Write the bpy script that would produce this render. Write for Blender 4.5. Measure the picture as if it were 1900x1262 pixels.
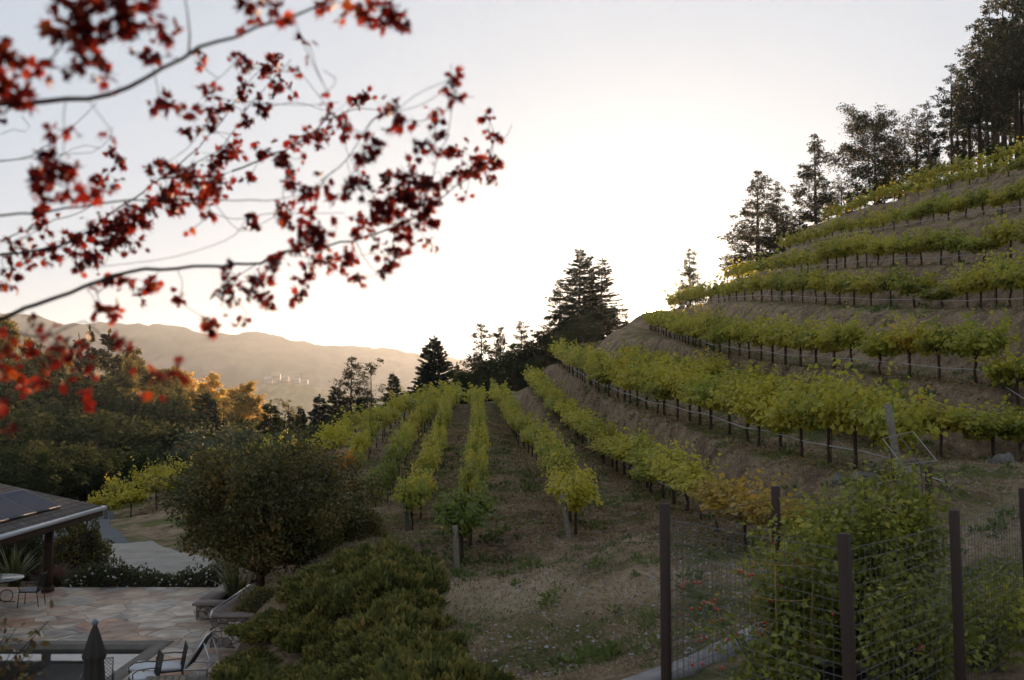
import bpy, math, random
import numpy as np
from mathutils import Vector, Matrix
for o in list(bpy.data.objects): bpy.data.objects.remove(o)
SC = bpy.context.scene; COL = SC.collection
# ---------------------------------------------------------------- camera
PITCH = math.radians(3.0); FPX = 35/36*1900
cam_d = bpy.data.cameras.new("camera"); cam = bpy.data.objects.new("camera", cam_d); COL.objects.link(cam)
cam_d.lens = 35; cam_d.sensor_width = 36; cam_d.clip_start = 0.1; cam_d.clip_end = 30000
cam.location = (0, 0, 0); cam.rotation_euler = (math.pi/2+PITCH, 0, 0)
cam_d.dof.use_dof = True; cam_d.dof.focus_distance = 38; cam_d.dof.aperture_fstop = 2.4
SC.camera = cam
def at(px, py, Y):
    u = (px-950)/FPX; v = (631-py)/FPX
    d = Vector((u, math.cos(PITCH)-v*math.sin(PITCH), math.sin(PITCH)+v*math.cos(PITCH)))
    return d*(Y/d.y)
# ---------------------------------------------------------------- world, sun, exposure
SUN = at(1199, 572, 1.0).normalized()
ELEV = math.asin(SUN.z); AZ = math.atan2(SUN.x, SUN.y)
w = bpy.data.worlds.new("World"); SC.world = w; w.use_nodes = True
nt = w.node_tree; nt.nodes.clear(); N = nt.nodes.new; L = nt.links.new
out = N("ShaderNodeOutputWorld"); sky = N("ShaderNodeTexSky"); sky.sky_type = 'NISHITA'
sky.sun_disc = False; sky.sun_elevation = ELEV; sky.sun_rotation = AZ; sky.altitude = 300
sky.air_density = 1.0; sky.dust_density = 1.2; sky.ozone_density = 1.5
hs = N("ShaderNodeHueSaturation"); hs.inputs['Saturation'].default_value = 1.0
bg = N("ShaderNodeBackground"); bg.inputs['Strength'].default_value = 0.122
gm = N('ShaderNodeGamma'); gm.inputs[1].default_value = .12
L(sky.outputs[0], gm.inputs[0]); tnt = N('ShaderNodeMix'); tnt.data_type = 'RGBA'; tnt.blend_type = 'MULTIPLY'; tnt.inputs[0].default_value = 1; tnt.inputs[7].default_value = (.87, .96, 1.09, 1)
L(gm.outputs[0], tnt.inputs[6]); L(tnt.outputs[2], hs.inputs['Color']); L(hs.outputs[0], bg.inputs['Color'])
# the sun's own disc and its aureole in the air round it (fixed in the sky, not to the camera)
tc = N("ShaderNodeTexCoord"); dot = N("ShaderNodeVectorMath"); dot.operation = 'DOT_PRODUCT'
dot.inputs[1].default_value = SUN; L(tc.outputs['Generated'], dot.inputs[0])
def ramp_glow(k, s):
    a = N("ShaderNodeMath"); a.operation = 'SUBTRACT'; a.inputs[1].default_value = 1.0; L(dot.outputs['Value'], a.inputs[0])
    b = N("ShaderNodeMath"); b.operation = 'MULTIPLY'; b.inputs[1].default_value = k; L(a.outputs[0], b.inputs[0])
    c = N("ShaderNodeMath"); c.operation = 'EXPONENT'; L(b.outputs[0], c.inputs[0])
    d = N("ShaderNodeMath"); d.operation = 'MULTIPLY'; d.inputs[1].default_value = s; L(c.outputs[0], d.inputs[0]); return d
g1 = ramp_glow(22000, 60.0); g2 = ramp_glow(150, 0.22)
ad = N("ShaderNodeMath"); ad.operation = 'ADD'; L(g1.outputs[0], ad.inputs[0]); L(g2.outputs[0], ad.inputs[1])
bg2 = N("ShaderNodeBackground"); bg2.inputs['Color'].default_value = (1, .78, .5, 1); L(ad.outputs[0], bg2.inputs['Strength'])
ash = N("ShaderNodeAddShader"); L(bg.outputs[0], ash.inputs[0]); L(bg2.outputs[0], ash.inputs[1]); L(ash.outputs[0], out.inputs['Surface'])
w.cycles.sampling_method = 'MANUAL'; w.cycles.sample_map_resolution = 1024
sd = bpy.data.lights.new("sun", 'SUN'); sd.energy = 3.0; sd.angle = math.radians(0.53); sd.color = (1, .62, .34)
so = bpy.data.objects.new("sun", sd); COL.objects.link(so); so.rotation_euler = (-SUN).to_track_quat('-Z', 'Y').to_euler(); so.location = (20, 40, 60)
SC.view_settings.view_transform = 'Standard'; SC.view_settings.look = 'None'; SC.view_settings.gamma = 1
SC.view_settings.exposure = 2.25
SC.render.engine = 'CYCLES'
SC.cycles.max_bounces = 6; SC.cycles.diffuse_bounces = 3; SC.cycles.glossy_bounces = 2; SC.cycles.transmission_bounces = 4
SC.cycles.transparent_max_bounces = 6; SC.cycles.volume_bounces = 0; SC.cycles.volume_step_rate = 10
SC.cycles.caustics_reflective = False; SC.cycles.caustics_refractive = False; SC.cycles.use_denoising = True
SC.cycles.sample_clamp_indirect = 4
R = np.random.default_rng(7); random.seed(7)
# ---------------------------------------------------------------- helpers
def tag(o, label=None, cat=None, group=None, kind=None):
    if label: o['label'] = label
    if cat: o['category'] = cat
    if group: o['group'] = group
    if kind: o['kind'] = kind
    return o
def empty(name, loc, label=None, cat=None, group=None, rz=0):
    o = bpy.data.objects.new(name, None); COL.objects.link(o); o.location = loc; o.rotation_euler = (0, 0, rz)
    o.empty_display_size = .2; return tag(o, label, cat, group)
def link(name, me, parent=None, loc=None):
    o = bpy.data.objects.new(name, me); COL.objects.link(o)
    if parent is not None: o.parent = parent
    if loc is not None: o.location = loc
    return o
def copy_tree(o, parent=None):
    c = o.copy(); COL.objects.link(c); c.parent = parent
    for ch in o.children: copy_tree(ch, c)
    return c
class MB:
    def __init__(s): s.v = []; s.f = {}; s.n = 0
    def add(s, V, F, m=0):
        V = np.asarray(V, float).reshape(-1, 3); F = np.asarray(F, int)
        s.f.setdefault((F.shape[1], m), []).append(F+s.n); s.v.append(V); s.n += len(V); return s
    def box(s, c, d, rz=0, m=0, rot=None):
        x, y, z = [k/2 for k in d]
        V = np.array([(a, b, e) for e in (-z, z) for b in (-y, y) for a in (-x, x)])
        M = rot if rot is not None else Matrix.Rotation(rz, 3, 'Z')
        V = V @ np.array(M).T + np.array(c)
        return s.add(V, [(0, 2, 3, 1), (4, 5, 7, 6), (0, 1, 5, 4), (2, 6, 7, 3), (0, 4, 6, 2), (1, 3, 7, 5)], m)
    def tube(s, P, r, k=6, m=0, cap=True):
        P = np.asarray(P, float); n = len(P)
        r = np.full(n, r) if np.isscalar(r) else np.asarray(r, float)
        T = np.gradient(P, axis=0); T /= np.linalg.norm(T, axis=1)[:, None]+1e-9
        up = np.array([0, 0, 1.]) if abs(T[0][2]) < .9 else np.array([1., 0, 0])
        V = []
        for i in range(n):
            a = np.cross(T[i], up); a /= np.linalg.norm(a)+1e-9; b = np.cross(a, T[i]); up = b
            th = np.arange(k)/k*2*math.pi
            V.append(P[i]+r[i]*(np.cos(th)[:, None]*a+np.sin(th)[:, None]*b))
        V = np.concatenate(V); F = [(i*k+j, i*k+(j+1) % k, (i+1)*k+(j+1) % k, (i+1)*k+j) for i in range(n-1) for j in range(k)]
        s.add(V, F, m)
        if cap:
            s.f.setdefault((k, m), []).append(np.array([[s.n-k+j for j in range(k)], [s.n-n*k+k-1-j for j in range(k)]]))
        return s
    def lathe(s, prof, c=(0, 0, 0), k=20, m=0):
        n = len(prof); th = np.arange(k)/k*2*math.pi
        V = [(c[0]+r*math.cos(t), c[1]+r*math.sin(t), c[2]+z) for r, z in prof for t in th]
        return s.add(V, [(i*k+j, i*k+(j+1) % k, (i+1)*k+(j+1) % k, (i+1)*k+j) for i in range(n-1) for j in range(k)], m)
    def leaves(s, P, D, Nn, S, shape, m=0):
        # P positions, D axis, Nn rough normal, S size; shape (k,3) local: x across, y along, z fold
        D = D/(np.linalg.norm(D, axis=1)[:, None]+1e-9); X = np.cross(D, Nn); X /= np.linalg.norm(X, axis=1)[:, None]+1e-9
        Z = np.cross(X, D); k = len(shape); n = len(P)
        S = np.broadcast_to(np.asarray(S, float), (n,))
        V = P[:, None, :]+S[:, None, None]*(shape[None, :, 0, None]*X[:, None, :]+shape[None, :, 1, None]*D[:, None, :]+shape[None, :, 2, None]*Z[:, None, :])
        return s.add(V.reshape(-1, 3), np.arange(n*k).reshape(n, k), m)
    def mesh(s, name, mats, smooth=False):
        me = bpy.data.meshes.new(name); V = np.concatenate(s.v) if s.v else np.zeros((0, 3))
        loops = []; tot = []; mi = []
        for (k, m), Fs in s.f.items():
            F = np.concatenate(Fs); loops.append(F.ravel()); tot.append(np.full(len(F), k)); mi.append(np.full(len(F), m))
        loops = np.concatenate(loops); tot = np.concatenate(tot); mi = np.concatenate(mi)
        me.vertices.add(len(V)); me.vertices.foreach_set('co', V.ravel())
        me.loops.add(len(loops)); me.loops.foreach_set('vertex_index', loops)
        me.polygons.add(len(tot)); me.polygons.foreach_set('loop_start', np.concatenate([[0], np.cumsum(tot)[:-1]])); me.polygons.foreach_set('loop_total', tot)
        for q in (mats if isinstance(mats, (list, tuple)) else [mats]): me.materials.append(q)
        me.polygons.foreach_set('material_index', mi)
        if smooth: me.polygons.foreach_set('use_smooth', np.ones(len(tot), bool))
        me.update(calc_edges=True); me.validate(); return me
    def build(s, name, mats, parent=None, loc=None, smooth=False): return link(name, s.mesh(name, mats, smooth), parent, loc)
KITE = np.array([(0, 0, 0), (.42, .45, .1), (0, 1, -.05), (-.42, .45, .1)])
VINE = np.array([(0, 0, 0), (.42, .02, .1), (.5, .5, .13), (.0, 1.0, -.08), (-.5, .5, .13), (-.42, .02, .1)])
SLIM = np.array([(0, 0, 0), (.2, .4, .03), (0, 1, -.05), (-.2, .4, .03)])
OVAL = np.array([(0, 0, 0), (.27, .35, .07), (.22, .72, .05), (0, 1, -.04), (-.22, .72, .05), (-.27, .35, .07)])
def unit(n, rg=R):
    v = rg.normal(size=(n, 3)); return v/np.linalg.norm(v, axis=1)[:, None]
# value noise
_T = np.random.default_rng(3).random((256, 256))
def vn(x, y):
    xi = np.floor(x).astype(int); yi = np.floor(y).astype(int); fx = x-xi; fy = y-yi
    fx = fx*fx*(3-2*fx); fy = fy*fy*(3-2*fy); a = _T[xi & 255, yi & 255]; b = _T[(xi+1) & 255, yi & 255]; c = _T[xi & 255, (yi+1) & 255]; d = _T[(xi+1) & 255, (yi+1) & 255]
    return (a*(1-fx)+b*fx)*(1-fy)+(c*(1-fx)+d*fx)*fy
def fbm(x, y, o=4):
    s = 0; a = 1; t = 0
    for i in range(o): s = s+a*vn(x*2**i+17*i, y*2**i+31*i); t += a; a *= .5
    return s/t*2-1
# ---------------------------------------------------------------- materials
def mat(name, rgb, rough=.8, spec=.3, metal=0, noise=None, bump=0, scale=20, emis=None):
    m = bpy.data.materials.new(name); m.use_nodes = True; t = m.node_tree; p = t.nodes['Principled BSDF']
    p.inputs['Base Color'].default_value = (*rgb, 1); p.inputs['Roughness'].default_value = rough
    p.inputs['Specular IOR Level'].default_value = spec; p.inputs['Metallic'].default_value = metal
    if noise or bump:
        c = t.nodes.new('ShaderNodeTexCoord'); n = t.nodes.new('ShaderNodeTexNoise'); n.inputs['Scale'].default_value = scale; n.inputs['Detail'].default_value = 6
        t.links.new(c.outputs['Object'], n.inputs['Vector'])
        if noise:
            r = t.nodes.new('ShaderNodeValToRGB'); r.color_ramp.elements[0].position = .3; r.color_ramp.elements[1].position = .7
            r.color_ramp.elements[0].color = (*rgb, 1); r.color_ramp.elements[1].color = (*noise, 1)
            t.links.new(n.outputs['Fac'], r.inputs['Fac']); t.links.new(r.outputs['Color'], p.inputs['Base Color'])
        if bump:
            b = t.nodes.new('ShaderNodeBump'); b.inputs['Strength'].default_value = bump; b.inputs['Distance'].default_value = .02
            t.links.new(n.outputs['Fac'], b.inputs['Height']); t.links.new(b.outputs[0], p.inputs['Normal'])
    if emis: p.inputs['Emission Color'].default_value = (*emis[:3], 1); p.inputs['Emission Strength'].default_value = emis[3]
    return m
def leafmat(name, stops, trans=.35, rough=.5, spec=.3, tcol=1.6, tint=False, nscale=.6):
    m = bpy.data.materials.new(name); m.use_nodes = True; t = m.node_tree; t.nodes.clear(); n = t.nodes.new; l = t.links.new
    o = n('ShaderNodeOutputMaterial'); p = n('ShaderNodeBsdfPrincipled'); tr = n('ShaderNodeBsdfTranslucent'); mx = n('ShaderNodeMixShader')
    g = n('ShaderNodeNewGeometry'); ns = n('ShaderNodeTexNoise'); ns.inputs['Scale'].default_value = nscale; ns.inputs['Detail'].default_value = 2
    l(g.outputs['Position'], ns.inputs['Vector'])
    a = n('ShaderNodeMath'); a.operation = 'MULTIPLY_ADD'; a.inputs[1].default_value = .55; l(g.outputs['Random Per Island'], a.inputs[0])
    b = n('ShaderNodeMath'); b.operation = 'MULTIPLY_ADD'; b.inputs[1].default_value = 1.3; b.inputs[2].default_value = -.42; l(ns.outputs['Fac'], b.inputs[0]); l(b.outputs[0], a.inputs[2])
    r = n('ShaderNodeValToRGB'); e = r.color_ramp.elements
    while len(e) < len(stops): e.new(.5)
    for i, (pos, c) in enumerate(stops): e[i].position = pos; e[i].color = (*c, 1)
    l(a.outputs[0], r.inputs['Fac']); col = r.outputs['Color']
    if tint:
        oi = n('ShaderNodeObjectInfo'); mm = n('ShaderNodeMix'); mm.data_type = 'RGBA'; mm.blend_type = 'MIX'
        l(oi.outputs['Alpha'], mm.inputs[0]); l(oi.outputs['Color'], mm.inputs[6]); l(col, mm.inputs[7])
        # alpha 1 = natural ramp, alpha < 1 leans to the object's own colour
        col = mm.outputs[2]
    l(col, p.inputs['Base Color']); p.inputs['Roughness'].default_value = rough; p.inputs['Specular IOR Level'].default_value = spec
    v = n('ShaderNodeVectorMath'); v.operation = 'SCALE'; v.inputs['Scale'].default_value = tcol; l(col, v.inputs[0]); l(v.outputs[0], tr.inputs['Color'])
    mx.inputs[0].default_value = trans; l(p.outputs[0], mx.inputs[1]); l(tr.outputs[0], mx.inputs[2]); l(mx.outputs[0], o.inputs['Surface']); return m
M_vine = leafmat('vine_leaf', [(0, (.055, .085, .02)), (.22, (.17, .19, .03)), (.45, (.34, .31, .035)), (.85, (.46, .38, .045)), (1, (.55, .30, .045))], .45, tcol=1.5, tint=True, nscale=.5)
M_vwood = mat('vine_bark', (.085, .055, .038), .95, .1, noise=(.03, .02, .015), bump=.8, scale=30)
M_bark = mat('bark', (.09, .06, .042), .95, .1, noise=(.04, .028, .02), bump=.8, scale=6)
M_post = mat('weathered_post', (.26, .22, .17), .9, .2, noise=(.14, .12, .09), bump=.4, scale=14)
M_stake = mat('rusty_stake', (.10, .06, .045), .8, .3)
M_hose = mat('drip_hose', (.42, .39, .37), .6, .3)
M_wire = mat('wire', (.3, .29, .28), .5, .5, metal=.6)
M_fir = leafmat('fir_needles', [(0, (.014, .022, .011)), (.6, (.032, .042, .018)), (1, (.07, .07, .026))], .2, .6, .2, nscale=.15)
M_pine = leafmat('pine_needles', [(0, (.018, .024, .011)), (.6, (.045, .047, .018)), (1, (.11, .075, .025))], .16, .6, .2, nscale=.2)
M_oak = leafmat('oak_leaf', [(0, (.02, .03, .013)), (.6, (.045, .055, .02)), (1, (.10, .09, .032))], .25, .85, .04, nscale=.15)
M_sage = leafmat('grey_green_leaf', [(0, (.05, .06, .03)), (.6, (.09, .10, .05)), (1, (.13, .13, .07))], .25, .6, .25, nscale=.15)
M_sunlit = leafmat('painted_sunlit_needles', [(0, (.18, .14, .04)), (.6, (.38, .25, .06)), (1, (.5, .33, .08))], .55, .6, .2, nscale=.2)  # glow of the low sun painted into the needle colour
# ---------------------------------------------------------------- vineyard rows: pixel, ground pixel, metres ahead -> real 3D polylines
ROWS = {
 'A': [(1662,893,26),(1588,872,28),(1512,853,30.5),(1450,838,33),(1392,822,36),(1345,806,38.5),(1272,782,44),(1205,764,50),(1150,743,57),(1100,720,66),(1060,694,80),(1036,676,95)],
 'A2': [(2000,872,33),(1880,864,32),(1760,852,31.8),(1650,828,34.5),(1500,786,41),(1390,757,49),(1300,731,58),(1220,706,70),(1165,684,84)],
 'B': [(2000,722,33),(1900,716,34),(1804,711,36),(1647,698,40.5),(1584,688,42.5),(1487,680,48),(1416,670,53),(1360,660,58),(1300,646,66),(1240,626,85),(1205,612,102)],
 'C': [(2000,573,38),(1900,573,42),(1790,575,50),(1632,571,57),(1531,566,64),(1440,561,73),(1380,560,80),(1300,568,94),(1245,579,108)],
 'D': [(2000,482,46),(1900,485,51),(1760,492,57),(1632,496,66),(1500,507,80),(1420,516,92),(1352,528,106)],
 'E': [(2000,385,56),(1900,397,62),(1760,415,71),(1632,436,82),(1540,449,93),(1455,474,107)],
 'F': [(2000,315,72),(1900,333,77),(1800,352,83),(1700,371,90),(1620,388,99),(1540,416,110)],
 'G': [(2000,283,82),(1900,304,86),(1790,330,92),(1700,350,99)],
 'H': [(1440,1035,20.5),(1385,1014,22),(1330,985,24),(1297,963,26),(1245,936,29.5),(1210,914,33),(1151,879,41),(1125,862,45),(1090,831,51),(1040,782,63),(1000,737,80),(985,718,93)],
 'I': [(1072,992,25.8),(1035,925,32),(1010,877,40),(979,838,50),(957,816,58),(935,775,76),(924,745,96)],
 'J': [(862,1046,24.2),(878,960,29.5),(885,905,35),(888,840,48),(885,785,68),(882,752,92)],
 'K': [(768,990,29.8),(795,905,38),(815,840,50),(828,790,65),(843,752,92)],
 'K2': [(700,975,36),(722,925,41),(748,868,50),(775,820,62),(810,780,80),(832,757,95)],
 'L': [(641,915,52),(659,899,54.5),(683,851,62),(718,811,70),(744,785,78),(800,764,90),(843,750,101)],
 'M': [(195,975,62),(262,955,63),(340,930,64.5),(470,898,67),(592,871,70),(626,838,76),(645,818,81),(700,795,88),(757,777,96),(820,757,107)],
 'N': [(226,945,69),(290,925,70.5),(340,912,72),(440,888,74),(540,862,77)],
}
def spline(P, step):
    P = [Vector(p) for p in P]; Q = [P[0]*2-P[1]]+P+[P[-1]*2-P[-2]]; S = []
    for i in range(1, len(Q)-2):
        for j in range(24):
            t = j/24; a, b, c, d = Q[i-1:i+3]
            S.append(.5*((2*b)+(c-a)*t+(2*a-5*b+4*c-d)*t*t+(-a+3*b-3*c+d)*t**3))
    S.append(P[-1]); S = np.array([tuple(s) for s in S]); dl = np.linalg.norm(np.diff(S, axis=0), axis=1); cl = np.concatenate([[0], np.cumsum(dl)])
    n = max(2, int(cl[-1]/step)+1); tt = np.linspace(0, cl[-1], n)
    return np.stack([np.interp(tt, cl, S[:, k]) for k in range(3)], 1)
RP = {k: [at(*p) for p in v] for k, v in ROWS.items()}
# ---------------------------------------------------------------- terrain heights
rowpts = np.concatenate([spline(v, .6) for v in RP.values()])
extra = []   # each terrace's level bench carries on a little behind the vines
for k in 'A2 B C D E F H I'.split():
    s = spline(RP[k], .8); t = np.gradient(s, axis=0); nrm = np.stack([-t[:, 1], t[:, 0], 0*t[:, 0]], 1); nrm /= np.linalg.norm(nrm, axis=1)[:, None]
    if nrm[len(nrm)//2][1]+nrm[len(nrm)//2][0] < 0: nrm = -nrm
    if k in 'HI': nrm = np.where(nrm[:, :1] < 0, -nrm, nrm)
    extra.append(s+nrm*1.3)
terr = np.concatenate([rowpts]+extra)
base = [tuple(p) for v in RP.values() for p in spline(v, 7)]
ctl = [(0,0,-3.2),(6,4,-3.2),(-4,4,-3.6),(12,8,-3.0),(2,8,-3.15),(4,10,-3.1),(5,14,-2.9),(8,13,-3),(3,12.3,-3.2),(1,10,-3.2),(0,11.5,-3.5),(-1,9,-3.7),
 (0.6,14.6,-4.1),(1.2,17,-4.2),(-1,17,-4.35),(-1,20,-4.4),(1.5,21,-4.3),(3.2,19,-4.1),(3.4,24,-4.15),(3.5,28,-4.15),(7.3,20.5,-3.4),(-2.6,24,-4.7),(-3,28,-4.7),(-3,18,-5.0),(-2.4,14,-4.8),(-5,13,-5.6),
 (7,17,-3.2),(9,20,-2.9),(11,22,-2.6),(14,25,-2.4),(14,28,-2.3),(16,18,-2.6),(20,24,-2.3),
 (-4.6,18,-5.6),(-4.4,22,-5.5),(-4.2,26,-5.3),(-5,30,-5.6),(-4.5,33,-5.2),(-8,31,-6.1),(-12,32,-6.2),(-20,32,-6.4),(-10,34,-6.4),(-8,38,-6.6),(-13,38,-6.6),(-18,38,-6.7),(-14,44,-6.8),(-19,44,-6.9),(-22,50,-7.1),(-24,58,-7.4),(-28,64,-7.8),(-10,46,-6.8),
 (-6,12,-6.1),(-12,10,-6.1),(-20,14,-6.1),(-20,24,-6.1),(-12,20,-6.1),(-30,30,-6.8),(-40,50,-9),(-35,70,-11),(-40,20,-7),(-10,-10,-4),(10,-15,-1),(30,0,1),(35,20,3),
 (-20,80,-13),(-35,90,-15),(-60,60,-14),(-70,100,-17),(-40,120,-19),(-10,120,-12),(-20,130,-19),(-5,130,-11),(3,130,-6),(0,115,-5),(-70,150,-22),(-100,60,-16),(-100,120,-20),(-30,160,-26),(20,160,-22),(0,150,-20),
 (20,118,7.8),(14,115,6.2),(9.5,115,5.8),(17,117,6.6),(30,122,11),(12,119,6.2),(20,135,2),(35,140,3),(28,112,12.5),(36,118,17),(44,112,21),(50,125,20),(60,110,26),(60,90,22),(60,70,17),(60,50,12),(48,75,19),(70,130,24),(80,60,22),(90,100,30),(55,30,8),(40,160,-5),(80,170,5),
 (7,118,5.0),(5,112,2),(2,105,.2),(-12,70,-5.2),(-20,-30,-5),(60,-30,6)]
cx = np.array(base+ctl)
def rbf_fit(C):
    d = np.linalg.norm(C[:, None, :2]-C[None, :, :2], axis=2); A = -d; A[np.diag_indices(len(C))] -= -.05*0+.0
    P = np.c_[np.ones(len(C)), C[:, :2]/50]; Z = np.zeros((3, 3))
    M = np.block([[A+np.eye(len(C))*(-.4), P], [P.T, Z]]); return np.linalg.solve(M, np.r_[C[:, 2], 0, 0, 0])
WT = rbf_fit(cx)
PATIO = (-26.0, -5.9, 7.0, 31.3)   # x0 x1 y0 y1
PZ = -6.05
def height_raw(x, y):
    x = np.asarray(x, float).ravel(); y = np.asarray(y, float).ravel(); out = np.empty(len(x))
    for i in range(0, len(x), 6000):
        X = x[i:i+6000]; Y = y[i:i+6000]
        d = np.sqrt((X[:, None]-cx[None, :, 0])**2+(Y[:, None]-cx[None, :, 1])**2)
        zb = -d@WT[:-3]+WT[-3]+WT[-2]*X/50+WT[-1]*Y/50
        d2 = (X[:, None]-terr[None, :, 0])**2+(Y[:, None]-terr[None, :, 1])**2
        wt = 1/(d2+.02)**2.5; zt = (wt@terr[:, 2])/wt.sum(1); dm = np.sqrt(d2.min(1))
        k = np.clip((7-dm)/4.5, 0, 1); k = k*k*(3-2*k)
        rr = np.sqrt(X**2+(Y-50)**2); far = np.clip((rr-100)/250, 0, 1)
        z = zb*(1-k)+zt*k
        z = z*(1-far)+far*(-95-20*fbm(X/300, Y/300))
        amp = np.where(dm < 1.0, .25, 1.0)*np.clip(rr*0+1, 0, 1)
        z = z+fbm(X*.9, Y*.9)*.09*amp+fbm(X*2.4+9, Y*2.4, 3)*.075*amp+fbm(X/9, Y/9, 2)*.12*(1-k)
        # the yard and parking stay level; dug out under the patio and the pool
        inp = (X > PATIO[0]+.3) & (X < PATIO[1]-.3) & (Y > PATIO[2]+.3) & (Y < PATIO[3]-.3)
        z = np.where(inp, -8.2, z)
        nearp = (X > PATIO[0]-2) & (X < PATIO[1]-.0) & (Y > PATIO[2]-2) & (Y < PATIO[3]+1.5) & ~inp
        z = np.where(nearp, np.minimum(z, PZ-.06), z)
        out[i:i+6000] = z
    return out
def axis(lo, hi, step, far_lo, far_hi, g=1.13):
    a = list(np.arange(lo, hi, step)); s = step
    while a[-1] < far_hi: s *= g; a.append(a[-1]+s)
    s = step; b = [lo]
    while b[-1] > far_lo: s *= g; b.append(b[-1]-s)
    return np.array(b[:0:-1]+a)
GX = axis(-30, 42, .3, -4400, 4400); GY = axis(7, 112, .3, -250, 4000)
HX, HY = np.meshgrid(GX, GY, indexing='ij'); HZ = height_raw(HX, HY).reshape(HX.shape)
def ground(x, y):
    x = np.atleast_1d(np.asarray(x, float)); y = np.atleast_1d(np.asarray(y, float))
    i = np.clip(np.searchsorted(GX, x)-1, 0, len(GX)-2); j = np.clip(np.searchsorted(GY, y)-1, 0, len(GY)-2)
    fx = (x-GX[i])/(GX[i+1]-GX[i]); fy = (y-GY[j])/(GY[j+1]-GY[j])
    return HZ[i, j]*(1-fx)*(1-fy)+HZ[i+1, j]*fx*(1-fy)+HZ[i, j+1]*(1-fx)*fy+HZ[i+1, j+1]*fx*fy
def G(x, y): return float(ground(x, y)[0])
# ground material: dry straw, bare soil and green patches, stretched by nothing but the place itself
def ground_mat():
    m = bpy.data.materials.new('dry_hillside'); m.use_nodes = True; t = m.node_tree; p = t.nodes['Principled BSDF']; n = t.nodes.new; l = t.links.new
    c = n('ShaderNodeNewGeometry')
    def noise(s, d=6, r=.6):
        q = n('ShaderNodeTexNoise'); q.inputs['Scale'].default_value = s; q.inputs['Detail'].default_value = d; q.inputs['Roughness'].default_value = r; l(c.outputs['Position'], q.inputs['Vector']); return q.outputs['Fac']
    def ramp(f, a, b, ca, cb):
        q = n('ShaderNodeValToRGB'); q.color_ramp.elements[0].position = a; q.color_ramp.elements[1].position = b; q.color_ramp.elements[0].color = (*ca, 1); q.color_ramp.elements[1].color = (*cb, 1); l(f, q.inputs['Fac']); return q.outputs['Color']
    def mix(f, a, b):
        q = n('ShaderNodeMix'); q.data_type = 'RGBA'; l(f, q.inputs[0]); l(a, q.inputs[6]); l(b, q.inputs[7]); return q.outputs[2]
    soil = ramp(noise(5), .3, .7, (.085, .056, .037), (.27, .185, .12)); straw = ramp(noise(14), .3, .7, (.24, .155, .09), (.50, .365, .23)); green = ramp(noise(11), .3, .7, (.065, .085, .02), (.17, .185, .045))
    f1 = ramp(noise(.9, 8, .7), .39, .56, (0, 0, 0), (1, 1, 1)); f2 = ramp(noise(.38, 8, .7), .48, .55, (0, 0, 0), (.85, .85, .85))
    a = mix(f1, soil, straw); sx = n('ShaderNodeSeparateXYZ'); l(c.outputs['Normal'], sx.inputs[0])
    fl = ramp(sx.outputs['Z'], .86, .97, (0, 0, 0), (1, 1, 1)); mm = n('ShaderNodeMath'); mm.operation = 'MULTIPLY'; l(f2, mm.inputs[0]); l(fl, mm.inputs[1])
    b = mix(mm.outputs[0], a, green)
    vo = n('ShaderNodeTexVoronoi'); vo.inputs['Scale'].default_value = 3.2; l(c.outputs['Position'], vo.inputs['Vector']); clod = ramp(vo.outputs['Distance'], .05, .45, (1.25, 1.22, 1.18), (.62, .6, .6))
    mc = n('ShaderNodeMix'); mc.data_type = 'RGBA'; mc.blend_type = 'MULTIPLY'; mc.inputs[0].default_value = .4; l(b, mc.inputs[6]); l(clod, mc.inputs[7]); b = mc.outputs[2]
    at_ = n('ShaderNodeAttribute'); at_.attribute_name = 'track'; tr_ = ramp(noise(9), .3, .7, (.34, .24, .15), (.54, .41, .275)); b = mix(at_.outputs['Fac'], b, tr_)
    l(b, p.inputs['Base Color']); p.inputs['Roughness'].default_value = .95; p.inputs['Specular IOR Level'].default_value = .1
    bp = n('ShaderNodeBump'); bp.inputs['Strength'].default_value = 1; bp.inputs['Distance'].default_value = .16; l(noise(4.5, 10, .8), bp.inputs['Height']); l(bp.outputs[0], p.inputs['Normal']); return m
M_ground = ground_mat()
nx, ny = HX.shape; idx = np.arange(nx*ny).reshape(nx, ny)
F = np.stack([idx[:-1, :-1], idx[1:, :-1], idx[1:, 1:], idx[:-1, 1:]], -1).reshape(-1, 4)
g = MB().add(np.stack([HX, HY, HZ], -1).reshape(-1, 3), F); ter = g.build('ground', M_ground, smooth=True); tag(ter, kind='structure')
# a worn tan track crosses the flat below the end posts
tp_ = spline([(-3.2, 21.5, 0), (-1, 20.0, 0), (1.5, 18.8, 0), (3.6, 18.6, 0), (6, 19.4, 0), (9, 21, 0), (14, 22.5, 0)], .4)
vx = HX.ravel(); vy = HY.ravel(); tk = np.zeros(len(vx)); sel = (vx > -6) & (vx < 18) & (vy > 14) & (vy < 27); dd_ = np.sqrt((vx[sel][:, None]-tp_[None, :, 0])**2+(vy[sel][:, None]-tp_[None, :, 1])**2).min(1)
tk[sel] = np.clip(1.25-dd_/1.5+.9*fbm(vx[sel]*1.1, vy[sel]*1.1), 0, 1)*.85; at__ = ter.data.attributes.new('track', 'FLOAT', 'POINT'); at__.data.foreach_set('value', tk)
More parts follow.
